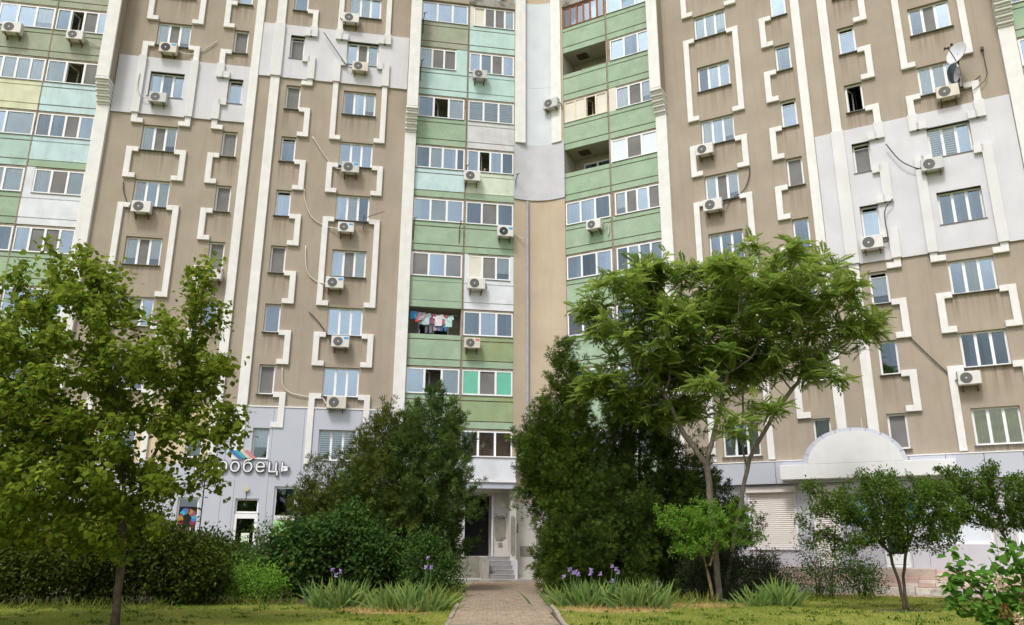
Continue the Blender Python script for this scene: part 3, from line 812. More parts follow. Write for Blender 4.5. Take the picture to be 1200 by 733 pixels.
# --- curved inner corner
def bez(t):
    p0 = WL.p(0.07, 0.02, 0); p2 = WR.p(2.95, 0.02, 0); p1 = Vector((1.38, 36.72, 0))
    return p0 * (1 - t) ** 2 + p1 * 2 * t * (1 - t) + p2 * t * t
def curve_wall(z0, z1, m, t0=0.0, t1=1.0, push=0.0, n=24, name="corner_wall"):
    mb = MB()
    for i in range(n + 1):
        p = bez(t0 + (t1 - t0) * i / n)
        for z in (z0, z1): mb.v.append((p.x, p.y - push, z))
    for i in range(n): mb.f.append((2 * i, 2 * i + 2, 2 * i + 3, 2 * i + 1)); mb.mi.append(0)
    if push:
        for s_ in (0, 1):                                   # thickness at bottom and top
            b = len(mb.v)
            for i in range(n + 1):
                p = bez(t0 + (t1 - t0) * i / n); z = (z0, z1)[s_]
                mb.v += [(p.x, p.y - push, z), (p.x, p.y, z)]
            for i in range(n): mb.f.append((b + 2 * i, b + 2 * i + 1, b + 2 * i + 3, b + 2 * i + 2)); mb.mi.append(0)
    me = mb.mesh(name, m, True)
    return put(name, me, BLD)
curve_wall(3.3, TOP, M['beige'])
curve_wall(17.95, 21.0, M['patch_core'], 0.0, 1.0, 0.06, name="insulation_patch")
curve_wall(21.0, 24.3, M['patch_blue'], 0.12, 0.88, 0.05, name="insulation_patch")
curve_wall(24.31, 29.45, M['patch_blue'], 0.12, 0.88, 0.052, name="insulation_patch")
curve_wall(0.1, 3.3, M['plaster'], name="corner_wall")
wp("pilaster", MB().bevbox(0.10, 0.64, -0.12, 0.3, 21.02, TOP, 0.012), M['white'], WL)
wp("pilaster", MB().bevbox(2.30, 2.86, -0.12, 0.3, 21.02, TOP, 0.012), M['white'], WR)
pp = bez(0.26)
wp("drainpipe", MB().tube([(pp.x, pp.y - 0.07, 3.4), (pp.x, pp.y - 0.07, 17.86)], 0.068, 10), M['rail'], Wing(0, 0), 0)

# ------------------------------------------------------------------ ground floor, left wing: cladding, shop windows, door
def clad_col(W, bounds, z0, z1, holes, out, m, name="cladding_panel", reveal=0.3):
    for a, b in zip(bounds, bounds[1:]):
        mb = MB(); cut_sheet(mb, a + 0.005, b - 0.005, z0, z1, holes, -out, reveal, out - 0.002)
        wp(name, mb, m, W)
LB = [-19.35, -18.1, -16.9, -15.2, -14.55, -13.02]
clad_col(WL, LB, 0.15, 4.72, SHOP_HOLES_L + HOLES['L'], 0.07, M['clad'])
LB2 = [-12.98, -12.3, -11.8, -10.45, -9.15, -8.75, -6.7, -5.43]
clad_col(WL, LB2, 0.15, 7.18, SHOP_HOLES_L + HOLES['L'], 0.07, M['clad'])
wp("flashing_strip", MB().box(-12.98, -5.43, -0.10, -0.001, 7.185, 7.235), M['pvc'], WL)
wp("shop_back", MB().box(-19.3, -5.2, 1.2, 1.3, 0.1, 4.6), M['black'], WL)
glazing(WL, -10.16, -9.24, 2.55, 3.83, -0.03, 's', BLD, edge=0.09, name="window")["label"] = "shop window light above a green pane"
fr = glazing(WL, -10.16, -9.24, 1.2, 2.55, -0.03, 's', BLD, edge=0.09, name="window")
wp("green_film", MB().box(-10.07, -9.33, -0.005, 0.0, 1.29, 2.46), M['greenfilm'], WL, 0, -0.008, 0, fr)
glazing(WL, -11.70, -10.75, 2.72, 3.31, -0.03, 's', BLD, edge=0.07, name="window")["label"] = "dark transom light above the white shop door"
dr = wp("door", MB().box(-11.70, -11.58, -0.03, 0.05, 0.36, 2.70).box(-10.87, -10.75, -0.03, 0.05, 0.36, 2.70).box(-11.58, -10.87, -0.028, 0.05, 2.50, 2.70)
        .box(-11.58, -10.87, -0.028, 0.05, 0.36, 0.75), M['pvc'], WL)
dr["label"] = "white glazed shop door"
wp("pane", MB().box(-11.58, -10.87, 0.0, 0.012, 0.75, 2.50), M['glass_clear'], WL, parent=dr)
wp("notice", MB().box(-11.35, -11.02, -0.012, -0.002, 1.55, 1.92), M['paper'], WL, parent=dr)
nb = MB()
for i, wdt in enumerate((0.22, 0.15)): nb.box(-11.32, -11.32 + wdt, -0.016, -0.012, 1.70 - 0.1 * i, 1.74 - 0.1 * i)
wp("notice_line", nb, M['greenfilm'], WL, parent=dr)
wp("door_handle", MB().box(-10.86, -10.83, -0.08, -0.03, 1.2, 1.45), M['rail'], WL, parent=dr)
pw = glazing(WL, -13.98, -13.14, 1.70, 3.33, -0.03, 's', BLD, edge=0.07, name="window")
pw["label"] = "shop window with a colourful poster"
poster = MB(); poster.box(-13.9, -13.2, -0.004, 0.0, 1.8, 2.95)
po = wp("poster", poster, M['black'], WL, 0, -0.012, 0, pw)
cols_ = ['poster_red', 'poster_pink', 'logo_blue', 'poster_yellow', 'logo_teal']
for i in range(11):
    t = math.pi * (-0.15 + 1.3 * i / 10)
    px_, pz_ = -13.55 + 0.27 * math.cos(t), 2.47 + 0.31 * math.sin(t)
    rr = 0.10 if i % 3 else 0.13
    wp("poster_print", MB().ring(px_, pz_, -0.0075 - 0.0004 * i, 0, rr, 14, 0.002), M[cols_[(i * 2) % 5]], WL, 0, -0.005, 0, pw)
for i in range(7):
    x = -13.82 + i * 0.085
    wp("poster_print", MB().box(x, x + 0.03, -0.009, -0.0055, 1.83 + 0.03 * (i % 3), 2.18), M[['poster_pink', 'paper', 'poster_red', 'logo_teal'][i % 4]], WL, 0, -0.003, 0, pw)

def text_mesh(ch, size, extrude, offset=0.0):
    c = bpy.data.curves.new("letter", 'FONT'); c.body = ch; c.size = size; c.extrude = extrude; c.offset = offset; c.resolution_u = 3
    o = bpy.data.objects.new("letter_tmp", c); col.objects.link(o)
    dg = bpy.context.evaluated_depsgraph_get()
    me = bpy.data.meshes.new_from_object(o.evaluated_get(dg))
    wdt = o.dimensions.x
    bpy.data.objects.remove(o); me.name = "letter"
    me.materials.clear()
    return me, wdt
SIGN = thing("shop_sign", "white outlined word in rounded letters on the blue grey shop front", "sign", WL.m(-11.7, 0.08, 4.3))
up = Matrix.Rotation(R(90), 4, 'X')
xs = -13.50
for ch in "горобець":
    me, wd = text_mesh(ch, 0.80, 0.02, -0.004); me.materials.append(M['letter'])
    me2, _ = text_mesh(ch, 0.80, 0.02, 0.028); me2.materials.append(M['letter_edge'])
    l_ = put("letter", me2, SIGN, WL.m(xs, 0.13, 4.40) @ up)
    put("letter_face", me, l_, WL.m(xs, 0.155, 4.40) @ up)
    xs += wd + 0.13
for i, (c_, dx) in enumerate((('logo_blue', 0), ('logo_teal', 0.2), ('logo_cream', 0.42), ('logo_pink', 0.60))):
    q = MB().prism([(-12.15 + dx, 5.28), (-11.98 + dx, 5.32), (-11.55 + dx * 0.9, 5.0), (-11.72 + dx * 0.9, 4.94)], -0.16 - 0.004 * i, -0.09)
    wp("logo_feather", q, M[c_], WL, parent=SIGN)
lamp = thing("wall_lamp", "small round wall lamp above the white shop door", "lamp", WL.m(-11.28, 0.07, 3.70))
mb = MB(); mb.tube([(0, -0.0, 0), (0, -0.10, 0)], [0.07, 0.11], 12); put("lamp_shade", mb.mesh("lamp_shade", M['lamp_yellow']), lamp, WL.m(-11.28, 0.07, 3.70))
mb = MB(); mb.tube([(0, 0, 0.02), (0, 0, -0.42)], 0.012, 5); put("cable", mb.mesh("cable", M['hose_dark']), lamp, WL.m(-11.28, 0.085, 3.62))

# ------------------------------------------------------------------ entrance at the corner: canopy, recessed door, steps
canopy = wp("entrance_canopy", MB().bevbox(-2.45, 0.05, -0.9, 0.0, 4.22, 5.16, 0.015), M['siding'], WL)
wp("canopy_trim", MB().box(-2.5, 0.06, -0.95, -0.01, 5.162, 5.215), M['pvc'], WL, parent=canopy)
wp("canopy_trim", MB().box(-2.5, 0.06, -0.93, -0.01, 4.10, 4.218), M['pvc'], WL, parent=canopy)
wp("canopy_trim", MB().box(-2.45, 0.05, -0.86, -0.01, 3.84, 4.098), M['clad'], WL, parent=canopy)
ent = MB(); cut_sheet(ent, -4.85, 0.09, 0.1, 4.0, [(-2.05, -0.86, 1.02, 3.6)], 0.02, 0.9)
wp("entrance_wall", ent, M['plaster'], WL)
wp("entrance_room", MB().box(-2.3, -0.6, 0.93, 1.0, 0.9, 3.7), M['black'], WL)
wp("entrance_floor", MB().box(-2.05, -0.86, 0.0, 0.92, 0.9, 1.005), M['step'], WL)
wp("door_jamb", MB().box(-0.86, -0.80, -0.06, 0.4, 1.0, 3.62).box(-2.11, -2.05, -0.06, 0.4, 1.0, 3.62), M['patch'], WL)
pr = random.Random(2)
def patch_outline(u0, u1, z0, z1, seed, n=26):
    r = random.Random(seed); pts = []
    for i in range(n):
        t = 2 * math.pi * i / n
        cx, cz = (u0 + u1) / 2, (z0 + z1) / 2
        k = max(abs(math.cos(t)), abs(math.sin(t)))
        q = (1 / k) * r.uniform(0.88, 1.0)
        q = min(q, 1.28)
        pts.append((cx + (u1 - u0) / 2 * q * math.cos(t), cz + (z1 - z0) / 2 * q * math.sin(t)))
    return pts
for (u0, u1, z0, z1) in ((-0.74, -0.22, 1.75, 2.75), (-0.56, -0.38, 1.42, 1.6), (-0.68, -0.34, 1.68, 2.0)):
    wp("bare_cement", MB().prism(patch_outline(u0, u1, z0, z1, int(u0 * -100)), -0.012 - (u1 - u0) * 0.01, 0.03), M['cement'], WL)
wp("entrance_fin", MB().box(-0.13, 0.14, -0.55, 0.03, 0.1, 3.84), M['plaster'], WL)
wp("bare_cement", MB().prism(patch_outline(-0.11, 0.11, 1.0, 2.75, 9), -0.556, -0.52), M['cement'], WL)
for i, (t0, t1, z0, z1) in enumerate(((0.13, 0.36, 1.0, 1.45), (0.42, 0.6, 0.62, 0.95), (0.40, 0.55, 1.5, 1.9), (0.03, 0.1, 2.0, 2.4))):
    o = curve_wall(z0, z1, M['cement'], t0, t1, 0.012 + i * 0.001, 8, "bare_cement")
plinth = curve_wall(0.1, 0.62, M['plaster'], 0.06, 1.0, 0.05, 20, "plinth")
steps = put("entrance_steps", None, BLD, WL.m(-0.6, 0, 0.1))
for i in range(5):
    out = 0.55 + 0.30 * (4 - i)
    st = wp("step", MB().box(-1.20, -0.14, -out, 0.0 if i == 4 else -out + 0.302, 0.14 + 0.0, 0.14 + 0.175 * (i + 1)), M['step'], WL, parent=steps)
    wp("step_edge", MB().box(-1.205, -0.135, -out - 0.012, -out + 0.06, 0.14 + 0.175 * (i + 1), 0.14 + 0.175 * (i + 1) + 0.014), M['step_edge'], WL, parent=st) if False else None
    put("step_edge", MB().box(-1.205, -0.135, -out - 0.012, -out + 0.05, 0.315 + 0.175 * i + 0.001, 0.315 + 0.175 * i + 0.016).mesh("step_edge", M['step_edge']), steps, WL.m(0))
wp("step_cheek", MB().box(-1.44, -1.21, -1.8, -0.02, 0.12, 1.0), M['concrete'], WL, parent=steps)
wp("porch_wall", MB().box(-2.6, -1.445, -0.5, -0.02, 0.12, 1.02), M['cement'], WL, parent=steps)
wp("step_rail", MB().prism([(-0.13, 0.14), (-0.02, 0.14), (-0.02, 0.9), (-0.13, 0.9)], -1.78, -0.56), M['patch'], WL, parent=steps)
bl = thing("porch_lamp", "small bulb lamp on the wall under the entrance canopy", "lamp", WL.m(-0.33, 0.0, 3.2))
mb = MB(); mb.tube([(0, 0.0, 0.1), (0, -0.12, 0.12), (0, -0.14, 0.02)], 0.02, 6); mb.tube([(0, -0.14, 0.02), (0, -0.14, -0.05), (0, -0.14, -0.15)], [0.035, 0.07, 0.02], 8)
put("bulb", mb.mesh("bulb", M['lamp_yellow']), bl, WL.m(-0.33, 0.0, 3.2))
mb = MB(); mb.tube([(-0.25 * math.cos(t) - 0.1, -0.02, -0.35 - 0.25 * math.sin(t)) for t in np.linspace(0.1, 3.0, 12)], 0.012, 5)
put("cable", mb.mesh("cable", M['hose_dark']), bl, WL.m(-0.33, 0.0, 3.2))
ap = MB(); ap.face([WL.p(-19.5, 0.0, 0.15), WL.p(-19.5, 1.9, 0.15), WL.p(1.0, 2.2, 0.15), WR.p(4.0, 2.2, 0.15), WR.p(9.5, 1.2, 0.15), WR.p(9.5, 0, 0.15), Vector((1.6, 36.6, 0.15))])
n_ = len(ap.v)
M['apron'] = mat('apron_concrete', (0.34, 0.32, 0.29), 0.95, 0.2, 2, bump=0.4)
b_ = [Vector(p) for p in ap.v]
for i in range(1, 4): ap.face([b_[i], b_[i + 1], b_[i + 1] - Vector((0, 0, 0.15)), b_[i] - Vector((0, 0, 0.15))])
put("pavement_apron", ap.mesh("pavement_apron", M['apron']))["kind"] = "structure"

# ------------------------------------------------------------------ ground floor, right wing: panels, shutters, sign, terrace
RB = [8.35, 9.55, 10.66, 12.56, 13.06, 14.06, 15.40, 16.30, 16.85, 18.95, 19.5, 21.3, 21.9]
clad_col(WR, RB, 0.72, 3.80, SHOP_HOLES_R, 0.07, M['clad2'])
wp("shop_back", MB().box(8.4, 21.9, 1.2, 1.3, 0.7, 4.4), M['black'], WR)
x = 8.36
while x < 22.2:
    wp("fascia_panel", MB().bevbox(x + 0.006, x + 1.17, -0.30, 0.0, 3.82, 4.66, 0.006), M['clad'], WR); x += 1.18
wp("fascia_cap", MB().box(8.36, 22.3, -0.32, 0.0, 4.664, 4.70), M['pvc'], WR)
M['sign_white'] = mat('sign_board_white', (0.745, 0.74, 0.755), 0.6, 0.04, 2, streak=0.15)
sgn = thing("entrance_sign_board", "blank white sign board with an arched top over the right hand shop", "sign board", WR.m(14.75, 0.3, 3.95))
wp("board", MB().bevbox(12.15, 18.1, -0.78, -0.31, 3.93, 4.46, 0.01), M['sign_white'], WR, parent=sgn)
arc = [(14.82 + 1.62 * math.cos(t), 4.47 + 1.16 * math.sin(t)) for t in np.linspace(0, math.pi, 33)]
wp("arch_board", MB().prism(arc, -0.775, -0.50), M['sign_white'], WR, parent=sgn)
for i in range(10):
    t0, t1 = math.pi * i / 10 + 0.006, math.pi * (i + 1) / 10 - 0.006
    q = [(14.78 + 1.80 * math.cos(t), 4.47 + 1.32 * math.sin(t)) for t in np.linspace(t0, t1, 5)] + [(14.78 + 1.50 * math.cos(t), 4.47 + 1.05 * math.sin(t)) for t in np.linspace(t1, t0, 5)]
    wp("arch_rim", MB().prism(q, -0.497, -0.31), M['clad'], WR, parent=sgn)
for u in (14.3, 15.18): wp("guy_post", MB().tube([(u, -0.25, 5.5), (u, -0.25, 6.15)], 0.02, 6), M['lamp_yellow'], WR, parent=sgn)
def roller(u0, u1, z0, z1, lab):
    s = wp("roller_shutter", MB().box(u0 + 0.06, u1 - 0.06, 0.03, 0.05, z0, z1 - 0.2), M['shutter'], WR)
    s["label"] = lab
    m_ = MB(); z = z0 + 0.03
    while z < z1 - 0.22:
        m_.prism_x = None
        b = len(m_.v)
        a_, c_ = u0 + 0.06, u1 - 0.06
        m_.v += [(a_, 0.029, z), (c_, 0.029, z), (c_, 0.008, z + 0.035), (a_, 0.008, z + 0.035), (c_, 0.029, z + 0.068), (a_, 0.029, z + 0.068)]
        m_.f += [(b, b + 1, b + 2, b + 3), (b + 3, b + 2, b + 4, b + 5)]; m_.mi += [0, 0]
        z += 0.075
    q = wp("slat", m_, M['shutter'], WR, parent=s); q["kind"] = "stuff"
    wp("housing", MB().bevbox(u0 - 0.04, u1 + 0.04, -0.16, 0.0, z1 - 0.2, z1 + 0.03, 0.02), M['shutter'], WR, parent=s)
    for g0 in (u0, u1 - 0.06): wp("guide_rail", MB().box(g0, g0 + 0.06, -0.02, 0.05, z0, z1 - 0.2), M['pvc'], WR, parent=s)
    wp("sill", MB().box(u0 - 0.05, u1 + 0.05, -0.14, 0.02, z0 - 0.05, z0 - 0.004), M['pvc'], WR, parent=s)
roller(10.70, 12.50, 1.42, 3.70, "wide closed cream roller shutter")
roller(13.10, 14.02, 0.85, 3.68, "narrow closed cream roller shutter")
d2 = glazing(WR, 15.44, 16.24, 0.80, 3.30, 0.0, 's', BLD, edge=0.09, name="door"); d2["label"] = "white framed dark glass shop door"
wp("kick_panel", MB().box(15.53, 16.15, -0.01, 0.04, 0.9, 1.25), M['pvc'], WR, parent=d2)
for a, b in ((16.9, 18.9), (19.6, 21.2)): glazing(WR, a, b, 1.6, 3.3, 0.0, 'LL', BLD, edge=0.09, name="window")
wp("poster", MB().box(14.35, 15.15, -0.085, -0.072, 2.25, 3.3), M['poster_sky'], WR)["label"] = "pale blue poster beside the shop door"
wp("poster", MB().box(16.34, 16.62, -0.085, -0.072, 2.3, 3.3), M['poster_blue'], WR)["label"] = "bright blue poster right of the shop door"
l2 = thing("wall_lamp", "yellowed wall lamp right of the wide roller shutter", "lamp", WR.m(12.9, 0.07, 3.78))
put("lamp_shade", MB().bevbox(-0.13, 0.13, -0.22, 0.0, -0.09, 0.09, 0.04).mesh("lamp_shade", M['lamp_yellow']), l2, WR.m(12.9, 0.3, 3.70))

# terrace of rose and grey slabs
M['slab_pink'] = mat('rose_slab', (0.43, 0.30, 0.245), 0.9, 0.15, 3, bump=0.3)
M['slab_grey'] = mat('pale_slab', (0.50, 0.42, 0.36), 0.9, 0.15, 3, bump=0.3)
M['curbwhite'] = mat('whitewashed_kerb', (0.52, 0.49, 0.45), 0.95, 0.2, 4, blotch=0.7, blotch_c=(0.22, 0.20, 0.18), bl_scale=5)
ter = put("terrace", None, None, WR.m(15.0, 1.5, 0.0)); ter["kind"] = "structure"
tb = MB()
tb.v = []
tb.prism([(0, 0), (2.7, 0), (2.7, 0.18), (0.0, 0.66)], 0, 13.2)
Mx = WR.m(9.4, 0.0, 0.0) @ Matrix.Rotation(R(-90), 4, 'Z')
put("terrace_base", tb.mesh("terrace_base", M['cement']), ter, Mx)
r_ = random.Random(8)
slm = {}
for i in range(26):
    for j in range(5):
        u = 9.42 + i * 0.505; o = 0.05 + j * 0.535
        m_ = M['slab_pink'] if r_.random() < 0.72 else M['slab_grey']
        key = m_.name
        me = cached(('slab', key), lambda: MB().bevbox(0.006, 0.499, 0, 0.035, 0.006, 0.528, 0.008).mesh("paving_slab", m_))
        tilt = math.atan2(0.5, 2.9)
        z = 0.70 - o * 0.5 / 2.9 + r_.uniform(-0.004, 0.004)
        put("paving_slab", me, ter, WR.m(u, o, z) @ Matrix.Rotation(R(90) + tilt, 4, 'X') @ Matrix.Diagonal((1, 1, 1, 1)))
for i in range(13):
    wp("kerb_stone", cached('wk', lambda: MB().bevbox(0.006, 0.99, -0.1, 0.1, 0, 0.24, 0.015).mesh("kerb_stone", M['curbwhite'])), None, WR, 9.4 + i, 2.80, r_.uniform(-0.02, 0.01), ter)
for i in range(5):
    wp("door_step", cached('ds', lambda: MB().bevbox(0.005, 0.99, -0.95, -0.08, 0, 0.30, 0.01).mesh("door_step", M['slab_grey'])), None, WR, 12.0 + i, 0, 0.48, ter)

fp = MB(); fp.face([WR.p(9.0, 4.1, 0.02), WR.p(23, 4.1, 0.02), WR.p(23, 2.9, 0.02), WR.p(9.0, 2.9, 0.02)])
put('footpath', fp.mesh('footpath', mat('footpath_tan', (0.36, 0.27, 0.18), 0.9, 0.2, 6, bump=0.4)))['kind'] = 'structure'
# ------------------------------------------------------------------ air conditioners
M['ac_guard'] = mat('air_conditioner_guard', (0.21, 0.21, 0.205), 0.6, 0.05, 5)
M['ac_b'] = mat('air_conditioner_cream', (0.62, 0.57, 0.49), 0.5, 0.10, 3, streak=0.3, streak_c=(0.4, 0.33, 0.25))
M['ac_c'] = mat('air_conditioner_grey', (0.52, 0.52, 0.52), 0.5, 0.10, 3, streak=0.3, streak_c=(0.35, 0.32, 0.29))
AC_N = [0]
def ac_unit(W, u, z, label, fan='grey', sticker=None, hose=None, side=1, size=1.0, dark_hose=False, legs=True, ho=0.07):
    A = thing("air_conditioner", label, "air conditioner", W.m(u, 0.0, z), "air conditioner outdoor units on the facade")
    def p(name, mb, m, par=A, out=0.0, smooth=False): return put(name, mb if isinstance(mb, bpy.types.Mesh) else mb.mesh(name, m, smooth), par, W.m(u, out, z))
    AC_N[0] += 1; vm = ('ac', 'ac_b', 'ac', 'ac_c', 'ac')[AC_N[0] * 7 % 5]; size = size * (1.0, 1.06, 0.94, 1.03)[AC_N[0] * 5 % 4]
    hw, hh = 0.39 * size, 0.255 * size
    body = p("casing", cached(('acb', size, vm), lambda: MB().bevbox(-hw, hw, -0.42, -0.13, -hh, hh, 0.018).mesh("casing", M[vm])), None)
    fx = -0.10 * size; fr_ = 0.205 * size
    fm = 'ac_black' if fan == 'black' else 'ac_grey'
    def grille():
        mb = MB(); mb.ring(fx, 0, -0.423, 0.0, fr_, 24, 0.006); return mb.mesh("fan_opening", M[fm])
    p("fan_opening", cached(('acf', size, fm), grille), None)
    def rings():
        mb = MB()
        for i in range(1, 6): mb.ring(fx, 0, -0.428, fr_ * i / 5 - 0.006, fr_ * i / 5 + 0.005, 20, 0.004)
        for i in range(8):
            t = math.pi * i / 4
            c_, s_ = math.cos(t), math.sin(t)
            mb.face([(fx + 0.03 * c_ - 0.004 * s_, -0.430, 0.03 * s_ + 0.004 * c_), (fx + 0.03 * c_ + 0.004 * s_, -0.430, 0.03 * s_ - 0.004 * c_),
                     (fx + fr_ * c_ + 0.004 * s_, -0.430, fr_ * s_ - 0.004 * c_), (fx + fr_ * c_ - 0.004 * s_, -0.430, fr_ * s_ + 0.004 * c_)])
        return mb.mesh("fan_guard", M['ac_grey' if fm == 'ac_black' else 'ac_guard'])
    p("fan_guard", cached(('acg', size, fm), rings), None)
    p("fan_hub", cached(('ach', size, fm), lambda: MB().ring(fx, 0, -0.433, 0, 0.035 * size, 12, 0.006).mesh("fan_hub", M['ac_hub' if fan != 'plain' else 'ac_grey'])), None)
    if sticker:
        c_ = M['sticker'] if sticker == 'blue' else M['sticker_red']
        p("sticker", MB().box(hw - 0.24 * size, hw - 0.05 * size, -0.4235, -0.419, hh - 0.15 * size, hh - 0.05 * size), c_)
    if legs:
        for s_ in (-1, 1):
            def br():
                mb = MB(); mb.box(-0.022, 0.022, -0.40, 0.0, -0.035, 0.0); mb.box(-0.02, 0.02, -0.03, 0.0, -0.20, -0.036)
                mb.tube([(0, -0.36, -0.03), (0, -0.02, -0.18)], 0.014, 4); return mb.mesh("bracket", M['steel'])
            put("bracket", cached('acbr', br), A, W.m(u + s_ * 0.25 * size, 0.0, z - hh - 0.002))
    if hose:
        pts = [(side * hw, -0.22, 0.02), (side * (hw + 0.06), -0.20, -0.02)] + [(a, -ho, b) for a, b in hose]
        sm = []
        for i in range(len(pts) - 1):                        # smooth the hose a little
            for q in range(4):
                t = q / 4
                p0, p1, p2, p3 = [Vector(pts[max(0, min(len(pts) - 1, i + d))]) for d in (-1, 0, 1, 2)]
                sm.append(0.5 * ((2 * p1) + (p2 - p0) * t + (2 * p0 - 5 * p1 + 4 * p2 - p3) * t * t + (3 * p1 - p0 - 3 * p2 + p3) * t ** 3))
        sm.append(Vector(pts[-1]))
        p("hose", MB().tube(sm, 0.022, 6), M['hose_dark' if dark_hose else 'hose'], smooth=True)
    return A
ac_unit(WL, -23.73, 24.48, "weathered air conditioner on the dirty grey green balcony at the left edge", side=1)
ac_unit(WL, -20.99, 24.42, "air conditioner with square grille on the balcony beside the left corbelled pilaster", hose=[(0.9, -0.25), (1.2, -0.3)])
ac_unit(WL, -16.82, 24.24, "air conditioner with black fan and blue sticker just above the left grey render patch", 'black', 'blue', [(0.9, -0.05), (1.5, 0.25), (2.1, 0.85)])
ac_unit(WL, -16.95, 21.54, "air conditioner with plain grey fan inside the left grey render patch", side=-1, hose=[(-0.8, 0.1), (-1.0, 0.5), (-1.0, 1.3)], ho=0.24)
ac_unit(WL, -16.97, 15.98, "air conditioner with rusty brackets above the crown of the linden", side=-1, hose=[(-0.7, 0.25), (-0.95, 0.9), (-1.0, 1.3)], dark_hose=True)
ac_unit(WL, -13.56, 13.0, "air conditioner with red print under a narrow window behind the linden", sticker='red', size=0.95)
ac_unit(WL, -8.40, 27.03, "air conditioner at the top edge over the middle grey render patch", side=-1, hose=[(-0.6, 0.3), (-0.65, 1.2)], dark_hose=True)
ac_unit(WL, -7.78, 24.28, "air conditioner inside the middle grey render patch", side=-1, hose=[(-0.7, 0.1), (-1.2, 0.8), (-1.9, 1.8)], dark_hose=True, ho=0.26)
ac_unit(WL, -7.92, 18.75, "air conditioner under the upper blue curtained window of the middle column", sticker='blue', side=-1, hose=[(-0.8, 0.1), (-1.3, 0.7), (-1.9, 1.6)])
ac_unit(WL, -7.94, 15.67, "air conditioner with blue sticker beside the small cross antenna", sticker='blue', side=-1, hose=[(-0.9, 0.1), (-1.6, 0.5), (-2.0, 1.4), (-2.05, 1.9)])
ac_unit(WL, -8.27, 12.93, "air conditioner on the inner side of a long white moulding with hose curling left", sticker='blue', side=-1, hose=[(-0.9, 0.15), (-1.3, 0.6), (-1.45, 1.8)])
ac_unit(WL, -7.84, 10.18, "air conditioner with blue sticker under the lower blue curtained window", sticker='blue', side=-1, hose=[(-0.5, 0.2), (-1.0, 0.9), (-1.5, 1.4)], dark_hose=True)
ac_unit(WL, -7.83, 7.44, "lowest air conditioner of the middle column just above the white zebra blinds", side=-1, hose=[(-0.7, 0.25), (-1.6, 0.3), (-2.3, 0.6), (-2.45, 1.5)])
ac_unit(WL, -1.77, 24.54, "air conditioner on the pale teal balcony")
ac_unit(WL, -2.07, 18.82, "air conditioner at the left end of the pale lime balcony")
ac_unit(WL, -0.40, 16.02, "air conditioner with black fan and blue sticker at the right end of a green balcony", 'black', 'blue', [(0.55, 0.0), (1.0, -0.25)])
ac_unit(WL, -1.76, 13.29, "air conditioner on the white siding clad balcony", 'plain', None, [(0.5, -0.1), (0.48, 0.15)], dark_hose=True)
ac_unit(WL, -1.91, 10.40, "air conditioner with red print right of the open balcony with laundry", 'plain', 'red')
ac_unit(WR, 2.38, 23.16, "air conditioner on the white pilaster at the curved inner corner", hose=[(0.5, -0.1), (0.5, -0.3)], dark_hose=True)
ac_unit(WR, 10.04, 18.63, "higher of the two air conditioners above the feathery leaved tree top")
ac_unit(WR, 10.23, 15.88, "lower of the two air conditioners just above the feathery leaved tree top", 'plain', None, [(0.7, 0.2), (1.3, 0.5), (1.6, 1.1), (1.65, 1.6)], dark_hose=True)
ac_unit(WR, 4.58, 16.06, "air conditioner on a green balcony right of the curved corner", hose=[(0.65, -0.05), (0.6, -0.6)])
ac_unit(WR, 19.73, 18.72, "air conditioner below the satellite dish", 'plain', None, [(0.6, 0.1), (1.2, 0.5)], dark_hose=True)
ac_unit(WR, 18.81, 15.79, "air conditioner inside the right grey render patch under blue blinds", 'plain', None, [(-0.7, 0.1), (-1.1, 0.5), (-1.5, 1.3)], side=-1, dark_hose=True, ho=0.26)
ac_unit(WR, 16.33, 12.99, "air conditioner under a narrow window at the lower edge of the right grey render patch", 'plain', None, [(0.6, 0.1), (0.6, 1.2), (0.95, 1.7)], dark_hose=True, ho=0.26)
ac_unit(WR, 18.91, 7.32, "lowest air conditioner at the right above the yellow green curtains", 'plain', None, [(-0.5, 0.1), (-1.1, 0.9), (-1.7, 1.75)], side=-1, dark_hose=True)

